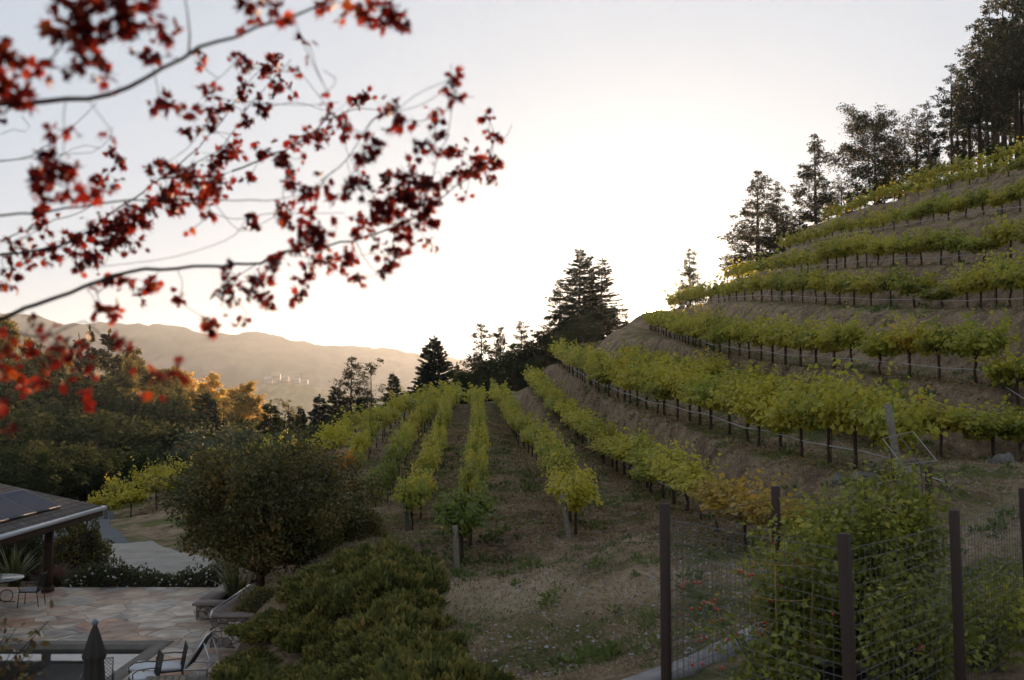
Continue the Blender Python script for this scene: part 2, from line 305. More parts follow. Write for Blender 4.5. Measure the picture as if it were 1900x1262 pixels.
# ---------------------------------------------------------------- mountains across the valley
M_mtn = mat('wooded_mountain', (.022, .022, .024), .95, .05, noise=(.075, .058, .055), scale=.011)
def ridge(name, prof, Y, depth, foot, seed, rough, m, nx=260, ny=50):
    px = np.array([p[0] for p in prof], float); pz = np.array([at(p[0], p[1], Y).z for p in prof])
    xs = np.linspace(at(px[0], 700, Y).x, at(px[-1], 700, Y).x, nx); xr = np.array([at(q, 700, Y).x for q in px])
    top = np.interp(xs, xr, pz); V = []
    for j in range(ny):
        t = j/(ny-1); k = 1-abs(t*2-1)**1.0; k = k**.8
        y = Y+(t-.5)*depth; z = foot+(top-foot)*k
        X = xs; sp = np.abs(fbm(X/rough+seed, np.full(nx, y/rough*1.0), 5)); z = z-sp*(top-foot)*.55*(1-k**3)*min(1, 3*k)+(fbm(X/36+seed, np.full(nx, y/36.), 4)*8+fbm(X/9+seed, np.full(nx, y/18.), 2)*3)*(1 if k > .3 else 0)
        V.append(np.stack([X, np.full(nx, y), z], 1))
    V = np.concatenate(V); id2 = np.arange(nx*ny).reshape(ny, nx)
    F = np.stack([id2[:-1, :-1], id2[:-1, 1:], id2[1:, 1:], id2[1:, :-1]], -1).reshape(-1, 4)
    return tag(MB().add(V, F).build(name, m, smooth=True), kind='structure')
ridge('mountain_range', [(-1500,640),(-700,620),(-300,600),(0,578),(60,584),(110,598),(200,597),(300,600),(345,606),(380,619),(430,618),(480,615),(520,624),(600,640),(700,643),(780,655),(830,660),(900,668),(1100,690),(1400,700),(2400,690),(3500,670)], 2600, 1700, -110, 5, 190, M_mtn, 1100, 70)
M_knoll = mat('wooded_knoll', (.04, .045, .02), .95, .05, noise=(.20, .15, .07), scale=.04)
ridge('knoll', [(330,760),(390,735),(430,718),(470,716),(500,706),(540,706),(590,712),(630,722),(690,745),(760,765)], 1500, 600, -110, 2, 80, M_knoll, 200, 36)

M_hw = mat('pale_plaster', (.27, .25, .23), .8, .2); M_hr = mat('grey_roof', (.2, .19, .18), .8, .2); M_hwin = mat('dark_window', (.04, .045, .05), .3, .5)
def house(px, py, Y, w, d, h, lab):
    p = at(px, py, Y); e = empty('hilltop_building', (p.x, p.y, p.z), lab, 'building', 'pale buildings on the hazy knoll')
    MB().box((0, 0, h/2-1), (w, d, h+2)).build('wall', M_hw, e); b = MB(); x, y = w/2+1, d/2+1
    b.add([(-x, -y, h), (x, -y, h), (x, y, h), (-x, y, h), (-x*.7, 0, h+3), (x*.7, 0, h+3)], [(0, 1, 5, 4), (2, 3, 4, 5)]); b.add([(-x, -y, h), (x, -y, h), (x, y, h), (-x, y, h), (-x*.7, 0, h+3), (x*.7, 0, h+3)], [(1, 2, 5), (3, 0, 4)]); b.build('roof', M_hr, e)
    for i in range(5): MB().box((-w*.4+w*.2*i, -d/2-.05, h*.5), (w*.1, .3, h*.45)).build('window', M_hwin, e)
house(498, 708, 1490, 11, 8, 4.5, 'leftmost pale building below the tallest group on the knoll')
house(512, 703, 1500, 13, 9, 6, 'highest pale building at the top of the hazy knoll')
house(530, 706, 1495, 9, 7, 4, 'small pale building right of the highest one on the knoll')
house(549, 708, 1497, 11, 7, 3.4, 'low pale building on the right shoulder of the knoll')
house(567, 711, 1500, 7, 7, 3.4, 'rightmost tiny pale building on the knoll')
# ---------------------------------------------------------------- grapevines
def vine_leaves(rg, shoots, per, size, x0=-.9, x1=.9, wid=.5, wild=1.0):
    P = []; D = []; Nn = []; S = []
    for i in range(shoots):
        x = rg.uniform(x0, x1); side = rg.choice([-1, 1]); a = rg.uniform(.1, 1.25)
        up_ = rg.random() < .16; a = a*.35 if up_ else a; ln = rg.uniform(.55, 1.1)*wild*(1.35 if up_ else 1); p = np.array([x, side*.04, 1.02]); d = np.array([rg.normal(0, .35), side*math.sin(a)*.9, math.cos(a)+.45]); d /= np.linalg.norm(d)
        for j in range(per):
            p = p+d*ln/per; d = d+np.array([rg.normal(0, .08), side*.035+rg.normal(0, .05), -.075-.02*j/per]); d /= np.linalg.norm(d)
            o = rg.normal(size=3)*.07; P.append(p+o); D.append(np.array([rg.normal(0, .7), rg.normal(0, .7)+.5*side, -.55+rg.normal(0, .35)])); Nn.append(np.array([rg.normal(0, .5), rg.normal(0, .5)+.4*side, 1.0])); S.append(size*rg.uniform(.65, 1.25))
    for i in range(shoots*2):   # skirt of leaves round the fruiting zone
        P.append([rg.uniform(x0, x1), rg.normal(0, .2*wid/.5), rg.uniform(.88, 1.45)]); D.append([rg.normal(), rg.normal(), -.8]); Nn.append([rg.normal(), rg.normal(), .6]); S.append(size*rg.uniform(.7, 1.2))
    P = np.array(P); P[:, 1] *= wid/.5*.9
    return P, np.array(D), np.array(Nn), np.array(S)
def vine_trunk(rg, k=6, arms=True):
    b = MB(); lx = rg.normal(0, .06); ly = rg.normal(0, .05)
    T = [(0, 0, -.25), (0, 0, 0), (lx*.5, ly*.4, .35), (lx*.8, -ly*.3, .7), (lx, 0, 1.0)]
    b.tube(T, [.075, .06, .045, .05, .055], k)
    if arms:
        for s in (-1, 1):
            b.tube([(lx, 0, .93), (lx+s*.18, rg.normal(0, .02), 1.03), (s*.5, rg.normal(0, .03), 1.02), (s*.92, rg.normal(0, .03), 1.05)], [.045, .035, .028, .015], 5)
            for q in range(3): x = s*rg.uniform(.15, .85); b.tube([(x, 0, 1.03), (x+rg.normal(0, .03), rg.normal(0, .05), 1.2), (x+rg.normal(0, .08), rg.normal(0, .12), 1.45)], [.02, .012, .006], 4)
    return b
NV = 8; ME_fol = []; ME_tr = []; ME_fol_s = []
for i in range(NV):
    rg = np.random.default_rng(100+i); q = vine_leaves(rg, 70, 13, .145, wild=rg.uniform(1.0, 1.3), wid=.5)
    ME_fol.append(MB().leaves(*q, VINE).mesh('vine_foliage', M_vine)); ME_tr.append(vine_trunk(rg).mesh('vine_trunk', M_vwood, True))
    q = vine_leaves(rg, 22, 7, .26, wild=1.2); ME_fol_s.append((q, vine_trunk(rg, 4, False)))
sk = MB(); sk.tube([(0, .07, -.2), (0, .07, 1.35)], .011, 4); ME_stake = sk.mesh('vine_stake', M_stake)
ORD = ['nearest', 'second', 'third', 'fourth', 'fifth', 'sixth', 'seventh', 'eighth', 'ninth', 'tenth']
def ordn(i):
    if i < 10: return ORD[i]
    n = i+1; s = 'th' if 10 < n % 100 < 20 else {1: 'st', 2: 'nd', 3: 'rd'}.get(n % 10, 'th'); return f'{n}{s}'
DESC = {
 'A': ('in the hose-strung row from the leaning wooden post', 1),
 'A2': ('along the shaded row just behind the leaning wooden post', 1),
 'B': ('along the terrace level with the sun, first above the leaning post', 1),
 'C': ('along the terrace whose far end meets the lone conifer', 1),
 'D': ('along the fourth terrace up, its far end at the paired conifers', 1),
 'E': ('along the fifth terrace up, below the tall open conifer', 1),
 'F': ('along the sixth terrace up, below the round crowned pine', 1),
 'G': ('along the topmost row under the dense pine wood', 1),
 'H': ('in the row beginning red-orange by the garden fence', 1),
 'I': ('in the row behind the tall straight end post', 1),
 'J': ('in the row just right of the grassy path', 1),
 'K': ('in the row left of the grassy path', 1),
 'K2': ('in the dark green row left of the short dark post row', 1),
 'L': ('in the row beginning orange by the round tree', 1),
 'M': ('in the long outer row curving down to the asphalt driveway', 1),
 'N': ('in the outermost row below the dark woods', 1)}
SP = {'A': 1.75, 'A2': 1.8, 'B': 1.8, 'C': 2.0, 'D': 2.0, 'E': 2.1, 'F': 2.2, 'G': 2.2, 'H': 1.75, 'I': 1.75, 'J': 1.75, 'K': 1.75, 'K2': 1.8, 'L': 1.9, 'M': 1.5, 'N': 1.5}
vines = []
ROWLINE = {}
for key in ROWS:
    s = spline(RP[key], SP[key]); t = np.gradient(s, axis=0); ROWLINE[key] = s
    for i in range(len(s)):
        px = 950+FPX*s[i, 0]/s[i, 1]
        vines.append((s[i, 1]*(1 if -60 < px < 1960 else 3), key, i, s[i], math.atan2(t[i, 1], t[i, 0])))
# the 300 nearest (largest in view) are individual plants
vines.sort(key=lambda q: q[0]); rest = MB()
skip = {('J', 1)}
for rank, (_, key, i, p, ang) in enumerate(vines):
    rg = np.random.default_rng(rank+1000); x, y = p[0]+rg.normal(0, .06), p[1]+rg.normal(0, .06); z = G(x, y); sc = rg.uniform(.88, 1.08)*(.94 if y < 60 else 1.0)
    if key in ('K2',): sc *= 1.02
    if key == 'I': sc *= .88
    if key == 'H': sc *= .82 if i > 3 else .72
    if key == 'A': sc *= 1.1
    if key == 'J': sc *= .86 if i > 1 else .92
    if key == 'K': sc *= .9
    weak = rg.random() < .07 and i > 2
    if rank < 300:
        hue = rg.random(); col = 'green' ; tintc = (.2, .24, .04, 1.0)
        if key == 'H' and i < 3: col = 'red-orange'; tintc = (.34, .10, .04, .62 if i < 3 else .85)
        elif key == 'L' and i == 0: col = 'orange'; tintc = (.5, .17, .03, .3)
        elif key == 'M' and i < 14: col = 'yellow'; tintc = (.46, .38, .03, .5)
        elif key in ('K2',) and i < 6 or (key == 'J' and i < 2): col = 'dark green'; tintc = (.05, .10, .025, .35)
        elif key == 'I' and i < 3: col = 'yellow-gold'; tintc = (.45, .36, .04, .5)
        elif hue > .62: col = 'yellowish'; tintc = (.46, .38, .05, .5)
        elif hue > .4: col = 'yellow-green'; tintc = (.24, .27, .04, .6)
        elif hue < .15: col = 'olive'; tintc = (.16, .18, .04, .6)
        r = empty('grapevine', (x, y, z), f'{ordn(i)} {col} grapevine {DESC[key][0]}', 'grapevine', f'grapevines {DESC[key][0]}'[:90], ang+rg.choice([0, math.pi]))
        r.scale = (SP[key]/1.8*1.04, rg.uniform(.85, 1.15)*{'I': .5 if i > 1 else .68, 'J': .36 if i > 1 else .8, 'K': .4 if i > 1 else .52, 'K2': .45, 'L': .6, 'H': .75, 'M': 1.2, 'N': 1.2}.get(key, 1), sc*(1.1 if key in 'ABCDEFGMNL' else 1)*rg.uniform(.88, 1.12)*(.72 if weak else 1))
        k = rg.integers(NV); f = link('foliage', ME_fol[k], r); f.color = tintc; link('trunk', ME_tr[(k+3) % NV], r); link('stake', ME_stake, r)
    else:
        (P, D, Nn, S), tb = ME_fol_s[rg.integers(NV)]; c, s_ = math.cos(ang), math.sin(ang); Rm = np.array([[c, -s_, 0], [s_, c, 0], [0, 0, 1]])
        sc3 = np.array([1.08, 1, sc]); o = np.array([x, y, z])
        rest.leaves((P*sc3)@Rm.T+o, D@Rm.T, Nn@Rm.T, S, KITE*np.array([1.3, 1, 1]), 0)
        rest.add((np.concatenate(tb.v)*sc3)@Rm.T+o, np.concatenate([f for (kk, m), fl in tb.f.items() if kk == 4 for f in fl][:1]), 1)
tag(rest.build('vineyard_rows', [M_vine, M_vwood]), 'far ends of the vine rows merging into one band along the ridge', 'vineyard', kind='stuff')
print('VINES', len(vines))
for o in bpy.data.objects:
    if o.name.startswith('vineyard_rows'): o.color = (.2, .24, .04, 1)
# drip hoses strung along the uphill rows, about half a metre up
def hose(key, h, lab, off=-.12, r=.013, end=None):
    s = ROWLINE[key]; P = [(p[0]+off*.0, p[1]+off, G(p[0], p[1])+h+.04*math.sin(i*1.7)) for i, p in enumerate(s)]
    if end: P = end+P
    tag(MB().tube(P, r, 4).build('drip_hose', M_hose), lab, 'hose', 'drip hoses strung along the rows')
e0 = ROWLINE['A'][0]
hose('A', .52, 'pale drip hose running down to the leaning wooden post', -.35, .02, end=[(e0[0]+.9, e0[1]-.9, G(e0[0]+.9, e0[1]-.9)+.05), (e0[0]-.1, e0[1]-.2, G(e0[0], e0[1])+.45)])
hose('B', .5, 'pale drip hose along the terrace level with the sun', -.3, .019)
hose('C', .45, 'pale drip hose along the terrace reaching the lone conifer', -.35, .024)
hose('D', .45, 'pale drip hose along the terrace below the paired conifers', -.4, .024)
hose('E', .45, 'pale drip hose along the terrace below the tall open conifer', -.4, .028)
hose('H', .5, 'thin drip hose along the row of red-orange vines', -.2, .012)
hose('I', .55, 'thin drip hose along the row behind the straight end post', -.25, .012)
# end posts
def post(px, py0, py1, Y, lab, r=.06, lean=(0, 0), m=M_post, name='end_post', hgt=None, tagm=None):
    p = at(px, py1, Y); z = G(p.x, p.y); h = hgt or (at(px, py0, Y).z-z)
    e = empty(name, (p.x, p.y, z), lab, 'post', 'vineyard end posts'); b = MB(); n = 7
    b.tube([(lean[0]*t, lean[1]*t, -.3+(h+.3)*t) for t in np.linspace(0, 1, n)], [r*1.03, r*1.0, r*.98, r, r*.97, r*.99, r*.96], 10)
    b.build('shaft', m, e, smooth=False)
    if tagm: MB().box((lean[0]*.9-.0, -r-.004, h*tagm), (.05, .004, .05)).build('tag', mat('yellow_tag', (.75, .38, .03), .5), e)
    return e
M_dpost = mat('dark_post', (.13, .13, .11), .8, .2, noise=(.07, .07, .06), scale=12)
post(1058, 918, 1040, 25, 'tall straight grey post at the end of the middle row', .075, (-.18, 0), tagm=.9)
post(849, 975, 1064, 23.3, 'grey wooden post under the bushy green end vine', .075, (-.06, 0))
post(758, 930, 1003, 29.2, 'short dark post with an orange tag beside the grassy path', .065, (-.09, 0), M_dpost, tagm=.93)
post(1692, 750, 905, 22.3, 'tall wooden post leaning left behind the garden', .085, (-.47, .1))
post(1702, 866, 985, 15.2, 'thick upright round post with an orange mark by the garden fence', .10, (-.06, 0), tagm=.86)
post(630, 1040, 1075, 30.5, 'pale grey stub post beyond the juniper mounds', .07, (0, 0), hgt=.6)
post(196, 952, 985, 60, 'dark post where the outer row meets the driveway', .09, (0, 0), M_dpost, hgt=1.2)
# ---------------------------------------------------------------- trees
def conifer(rg, h, r, bare=.1, whorls=26, per=5, droop=.25, spray=.5, dens=1.0, top=.9, rise=.0, gap=0, tr=None, k=SLIM, clump=0, sp_w=1.0, jit=.3, m=None):
    tb = MB(); cb = MB(); tr = tr or h*.014+.05; lean = rg.normal(0, .01*h, 2)
    tx = lambda z: np.array([lean[0]*(z/h)**2, lean[1]*(z/h)**2, z])
    tb.tube([tx(z) for z in np.linspace(-.6, h*.985, 9)], np.linspace(tr*1.1, .02, 9), 7)
    P = []; D = []; Nn = []; S = []
    for i in range(whorls):
        t = (i+rg.uniform(-.3, .3))/whorls; t = min(max(t, 0), .985); z = h*(bare+(1-bare)*t); prof = (1-t)**top*(.55+.45*min(1, t*6)) if gap < 2 else math.sqrt(max(0, 1-(t*1.25-.25)**2))
        if gap and rg.random() < .12*gap: continue
        for j in range(per):
            t2 = min(max(t+rg.normal(0, jit)/whorls*2.2, 0), .985); z = h*(bare+(1-bare)*t2)
            ln = r*prof*(rg.uniform(.35, 1.2) if gap else rg.uniform(.55, 1.12))+.15; a = rg.uniform(0, 2*math.pi); sl = rise*(1-t*.3)+(.5*t)-droop*(1-t)
            b0 = tx(z); n = 5; pts = [b0]; d = np.array([math.cos(a), math.sin(a), sl]); d /= np.linalg.norm(d)
            for q in range(n): pts.append(pts[-1]+d*ln/n); d = d+np.array([0, 0, (.10 if droop > .1 else .04)*rg.uniform(0, 1)]); d /= np.linalg.norm(d)
            pts = np.array(pts)
            if ln > .9: tb.tube(pts[[0, 2, 4]], [max(.02, ln*.014), .012+ln*.004, .006], 3, cap=False)
            m_ = int(ln*dens*22)+6; u = rg.uniform(.12 if clump == 0 else .35, 1, m_)**(.8); ii = np.minimum((u*n).astype(int), n-1); f = u*n-ii
            c = pts[ii]*(1-f)[:, None]+pts[ii+1]*f[:, None]; sd = np.array([-math.sin(a), math.cos(a), 0])
            s_ = rg.choice([-1, 1], m_); w = (1-u*.6)*ln*.22
            if clump:   # needles gathered in tufts towards the branch ends
                nt_ = max(2, int(ln*1.3)); q_ = rg.uniform(.35, 1.0, nt_)**.7; q_[0] = .98; iq = np.minimum((q_*n).astype(int), n-1); fq = q_*n-iq; tc_ = pts[iq]*(1-fq)[:, None]+pts[iq+1]*fq[:, None]+rg.normal(size=(nt_, 3))*.22*ln*.35
                w_ = rg.integers(0, nt_, m_); c = tc_[w_]+rg.normal(size=(m_, 3))*clump*(.35+.65*min(1, ln/2.2))*np.array([1, 1, .55])
            else: c = c+sd*(s_*rg.uniform(0, 1, m_)*w)[:, None]+np.array([0, 0, -1])*(rg.uniform(0, .18, m_)*(.4+droop))[:, None]
            dd = np.tile(np.array([math.cos(a), math.sin(a), sl*.5]), (m_, 1))+sd*(s_*rg.uniform(.2, 1.2, m_))[:, None]+rg.normal(size=(m_, 3))*(.25 if clump == 0 else .8)+np.array([0, 0, -.25*(droop > .1)])
            P.append(c); D.append(dd); Nn.append(np.tile([0, 0, 1.], (m_, 1))+rg.normal(size=(m_, 3))*.6); S.append(spray*rg.uniform(.6, 1.3, m_)*(1-.35*t))
    P.append(np.array([tx(h*q) for q in np.linspace(.93, 1, 6)])); D.append(rg.normal(size=(6, 3))*.4+[0, 0, 1]); Nn.append(rg.normal(size=(6, 3))); S.append(np.full(6, spray*.8))
    kk = k.copy(); kk[:, 0] *= sp_w
    cb.leaves(np.concatenate(P), np.concatenate(D), np.concatenate(Nn), np.concatenate(S), kk); return tb, cb
def broad(rg, h, r, rz, base, clumps=45, per=110, leaf=.26, cr=.9, tr=.25, shape=KITE, hollow=.35, ragged=0):
    stray = []
    tb = MB(); cb = MB(); c0 = np.array([0, 0, h-rz]); pts = []
    tb.tube([(0, 0, -.5), (rg.normal(0, .1), rg.normal(0, .1), base), (0, 0, h-rz)], [tr*1.2, tr, tr*.5], 8)
    for i in range(clumps):
        d = unit(1, rg)[0]; d[2] = d[2]*.9+.1; q = rg.uniform(hollow, 1)**.5*rg.uniform(.8, 1.08); c = c0+d*np.array([r, r, rz])*q; pts.append(c)
        if i % 3 == 0: mid = (c+np.array([0, 0, base+.3]))/2+rg.normal(size=3)*.2; tb.tube([(0, 0, base*.9), mid, c], [tr*.5, tr*.28, tr*.08], 5)
    for i in range(ragged):   # stray shoots that break the outline
        d = unit(1, rg)[0]; d[2] = abs(d[2]) if rg.random() < .7 else d[2]*.5; c = c0+d*np.array([r, r, rz])*.85; e_ = c0+d*np.array([r, r, rz])*rg.uniform(1.08, 1.28)+rg.normal(size=3)*.1; tb.tube([c, (c+e_)/2+rg.normal(size=3)*.05, e_], [.012, .008, .004], 3); stray.append((c, e_))
    P = []; D = []
    for c, e_ in stray: n = 26; u = rg.uniform(0, 1.05, n)[:, None]; P.append(c+(e_-c)*u+rg.normal(size=(n, 3))*.05); D.append(np.tile((e_-c), (n, 1))/np.linalg.norm(e_-c)*.7+rg.normal(size=(n, 3))*.6)
    for c in pts:
        n = int(per*rg.uniform(.6, 1.3)); cc = cr*rg.uniform(.6, 1.2); d = unit(n, rg); rad = rg.uniform(.2, 1, n)**.6; P.append(c+d*(cc*rad)[:, None]*np.array([1, 1, .75])); D.append(d+rg.normal(size=(n, 3))*.6)
    P = np.concatenate(P); D = np.concatenate(D); n = len(P)
    cb.leaves(P, D, rg.normal(size=(n, 3))*.8+np.array([0, 0, 1.]), leaf*rg.uniform(.6, 1.3, n), shape); return tb, cb
PROTO = {}
def proto(kind, i=0):
    if (kind, i) in PROTO: return PROTO[(kind, i)]
    rg = np.random.default_rng(hash_(kind)+i*77)
    if kind == 'fir': tb, cb = conifer(rg, 16, 3.6, .04, 40, 7, .22, .6, 1.1, .85, sp_w=1.5); m = M_fir
    elif kind == 'bigfir': tb, cb = conifer(rg, 16, 5.6, .03, 40, 8, .18, .75, 1.2, .75, sp_w=1.5); m = M_fir
    elif kind == 'spire': tb, cb = conifer(rg, 16, 1.7, .04, 34, 6, .3, .6, 1.6, .5, sp_w=1.6); m = M_pine
    elif kind == 'redwood': tb, cb = conifer(rg, 18, 4.1, .06, 34, 8, .28, .55, 1.2, .8, sp_w=1.3, jit=.6, gap=.6); m = M_fir
    elif kind == 'openpine': tb, cb = conifer(rg, 16, 4.3, .08, 40, 6, .2, .38, 1.6, 1.0, gap=1, sp_w=1.2, jit=1.2, clump=.26); m = M_pine
    elif kind == 'pine': tb, cb = conifer(rg, 16, 3.6, .25, 24, 4, .05, .36, 1.6, .6, rise=.15, gap=1, clump=.30, sp_w=1.2, jit=1); m = M_pine
    elif kind == 'tallpine': tb, cb = conifer(rg, 20, 3.0, .42, 26, 4, .05, .38, 1.5, .65, rise=.05, gap=1, clump=.28, sp_w=1.4, jit=.8); m = M_fir
    elif kind == 'goldpine': tb, cb = conifer(rg, 16, 4.2, .10, 30, 7, .0, .42, 2.2, .6, rise=.35, clump=.3, sp_w=1.5); m = M_sunlit
    elif kind == 'roundpine': tb, cb = conifer(rg, 15, 5.6, .16, 22, 7, .0, .4, 2.6, 1, rise=.3, gap=2, clump=.42, sp_w=1.3, tr=.3, jit=1.2); m = M_pine
    elif kind == 'oak': tb, cb = broad(rg, 12, 5.0, 4.6, 3.2, 70, 120, .34, 1.35); m = M_oak
    elif kind == 'sageoak': tb, cb = broad(rg, 9, 4.6, 3.4, 2.4, 60, 130, .28, 1.1); m = M_sage
    PROTO[(kind, i)] = (tb.mesh('trunk', M_bark, True), cb.mesh('crown', m)); return PROTO[(kind, i)]
def hash_(s): return sum(ord(c)*(i+3) for i, c in enumerate(s))
NVAR = {'fir': 3, 'oak': 4, 'sageoak': 2, 'openpine': 3, 'pine': 3, 'tallpine': 4, 'goldpine': 3, 'redwood': 3, 'bigfir': 1, 'spire': 1, 'roundpine': 1}
CNAME = {'fir': 'fir_tree', 'bigfir': 'fir_tree', 'spire': 'columnar_tree', 'redwood': 'redwood_tree', 'openpine': 'conifer_tree', 'pine': 'pine_tree', 'tallpine': 'pine_tree', 'goldpine': 'pine_tree', 'roundpine': 'pine_tree', 'oak': 'oak_tree', 'sageoak': 'oak_tree'}
HGT = {'fir': 16, 'bigfir': 16, 'spire': 16, 'redwood': 18, 'openpine': 16, 'pine': 16, 'tallpine': 20, 'goldpine': 16, 'roundpine': 15, 'oak': 12, 'sageoak': 9}
_tc = [0]
def tree(kind, px, ytop, Y, lab, group=None, hmax=30, wide=1.0, hmin=5, cat=None, tint=None, mat_=None):
    _tc[0] += 1; i = _tc[0]; p = at(px, ytop, Y); z = G(p.x, p.y); h = p.z-z
    if h > hmax: z = p.z-hmax if False else z; h = min(h, 60)
    h = max(h, hmin); s = h/HGT[kind]; a, b = proto(kind, i % NVAR[kind])
    e = empty(CNAME[kind], (p.x, p.y, z), lab, cat or 'tree', group, rz=(i*2.399) % 6.28); ws = min(s, hmax/HGT[kind])*wide; e.scale = (ws, ws, s)
    link('trunk', a, e); c = link('crown', b, e)
    if mat_:
        c.data = c.data.copy(); c.data.materials[0] = mat_
    return e
# ridge and right-hand hill
tree('redwood', 1074, 462, 118, 'tallest redwood of the dark cluster left of the sun', wide=1.5)
tree('redwood', 1094, 476, 122, 'redwood squeezed between the two tall tops of the cluster left of the sun', wide=1.0)
tree('redwood', 1115, 481, 119, 'redwood on the right side of the cluster nearest the sun', wide=1.6)
tree('openpine', 1038, 520, 121, 'thin-topped conifer leaning out of the left side of the redwood cluster', wide=1.4)
tree('openpine', 1280, 463, 124, 'lone slender conifer standing just right of the sun', wide=1.0)
tree('openpine', 1163, 574, 135, 'tiny conifer peeking over the ridge left of the sun', wide=.8, hmin=3)
tree('openpine', 1404, 318, 118, 'leftmost tall conifer of the hillside group with broad low limbs', wide=1.35)
tree('openpine', 1441, 340, 122, 'shorter conifer tucked between the leftmost tall one and the open one', wide=1.1)
tree('pine', 1465, 395, 119, 'low brownish pine at the foot of the hillside group', wide=.9)
tree('openpine', 1511, 250, 119, 'tall open conifer with bare straight trunk on the hillside', wide=1.15)
tree('pine', 1560, 330, 124, 'dark low pine between the tall open conifer and the round pine', wide=1.3)
tree('roundpine', 1622, 224, 117, 'broad round crowned pine with spreading limbs above the terraces', wide=1.05)
tree('pine', 1668, 300, 122, 'dark bushy pine at the right foot of the round crowned pine', wide=1.3)
tree('pine', 1699, 204, 121, 'pointed pine right of the round crowned one at the edge of the wood', wide=1.0)
for k, (px, yt, Y) in enumerate([(1722,190,112),(1762,120,110),(1775,150,121),(1795,85,113),(1812,40,118),(1838,5,112),(1842,60,122),(1855,-25,118),(1880,-60,112),(1890,10,121),(1900,-90,104),(1915,-60,116),(1935,-110,110),(1960,-120,104),(1985,-120,112),(1785,160,126),(1830,120,126),(1870,100,127),(1720,240,125),(2010,-100,104),(1850,150,109)]):
    tree('tallpine', px, yt, Y, 'tall dark pine with a bare lower trunk in the wood above the top terrace', 'pines of the wood above the top terrace', wide=.98)
for k, (px, yt, Y) in enumerate([(1735,300,108),(1785,285,110),(1845,262,106),(1890,255,103)]):
    tree('oak', px, yt, Y, 'dark brush under the tall pines above the top terrace', 'undergrowth below the tall pines', wide=.9, hmin=3)
# dark hill mass left of the sun
for k, (px, yt, Y) in enumerate([(870,690,112),(905,668,116),(940,655,117),(965,650,119),(985,640,118),(1010,622,118),(1040,600,119),(1065,590,117),(1090,585,118),(1120,585,119),(1000,660,114),(1040,640,113),(1080,625,114),(1120,615,116),(920,690,111),(960,675,112),(1090,640,110),(1050,655,109)]):
    tree('oak', px, yt, Y, 'dark bushy oak in the shaded mass on the ridge left of the sun', 'oaks massed on the ridge left of the sun', wide=1.15, hmin=4)
for px, yt, Y, lab in [(1148,600,121,'first low oak stepping down from the redwoods toward the sun'),(1172,603,122,'last low oak before the sun on the ridge')]: tree('oak', px, yt, Y, lab, 'low oaks beside the sun', wide=1.5, hmin=2)
for px, yt, Y, lab in [(893,603,118,'leftmost of the three thin conifers above the dark ridge oaks'),(930,608,122,'shortest, middle one of the three thin conifers above the dark ridge oaks'),(967,597,120,'right one of the three thin conifers, nearest the redwood cluster')]:
    tree('openpine', px, yt, Y, lab, 'thin conifers above the ridge oaks', wide=1.1)
tree('bigfir', 806, 627, 112, 'big dark pyramid fir standing behind the middle vine rows', wide=1.05)
tree('fir', 847, 676, 122, 'small fir peeking out right of the big pyramid fir', wide=.7)
tree('fir', 732, 693, 115, 'dark pointed fir left of the big pyramid fir', wide=1.2)
tree('pine', 691, 676, 113, 'airy conifer between the dark pointed fir and the layered pine', wide=1.1)
tree('openpine', 651, 664, 111, 'layered open pine above the outer vine rows', wide=1.15)
tree('fir', 628, 716, 112, 'dark fir just left of the layered open pine', wide=1.3)
tree('fir', 592, 735, 108, 'dark cedar-like fir over the start of the outer rows', wide=1.4)
tree('fir', 560, 757, 103, 'short dark conifer left of the cedar-like fir', wide=1.1)
tree('fir', 670, 735, 105, 'low dark fir in front of the airy conifer', wide=1.1)
tree('fir', 765, 730, 118, 'low dark fir between the pointed fir and the pyramid fir', wide=1.0)
# treetops with golden sunlight put into their needle colour
M_vsunlit = leafmat('painted_olive_sunlit_needles', [(0, (.07, .07, .022)), (.6, (.17, .14, .04)), (1, (.32, .22, .06))], .45, .7, .1, nscale=.2)  # weaker painted sunlight over an olive needle colour
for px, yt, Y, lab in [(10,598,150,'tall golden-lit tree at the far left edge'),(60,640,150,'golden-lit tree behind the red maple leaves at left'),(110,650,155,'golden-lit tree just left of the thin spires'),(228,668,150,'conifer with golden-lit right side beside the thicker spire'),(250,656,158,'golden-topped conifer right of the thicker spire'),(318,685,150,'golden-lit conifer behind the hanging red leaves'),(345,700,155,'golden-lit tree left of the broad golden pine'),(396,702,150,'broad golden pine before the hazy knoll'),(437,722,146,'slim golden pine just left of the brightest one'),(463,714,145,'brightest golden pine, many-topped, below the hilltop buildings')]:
    tree('goldpine', px, yt, Y, lab, 'golden-lit treetops in the valley', wide=.85, mat_=M_vsunlit if px < 330 else None)
tree('spire', 171, 614, 140, 'thinner of the two tall leafy spires at left', wide=.7)
tree('spire', 199, 620, 138, 'thicker of the two tall leafy spires at left', wide=1.0)
tree('spire', 146, 628, 160, 'short spire top peeking behind the red leaves', wide=.7)
for px, yt, lab in [(503,690,'left dark treetop pair above the highest knoll building'),(512,688,'tallest dark tree above the knoll buildings'),(526,697,'small dark tree right of the tallest one on the knoll'),(560,703,'lone dark tree on the right shoulder of the knoll')]: tree('fir', px, yt, 1505, lab, 'dark trees on the hazy knoll', wide=1.2, hmax=22)
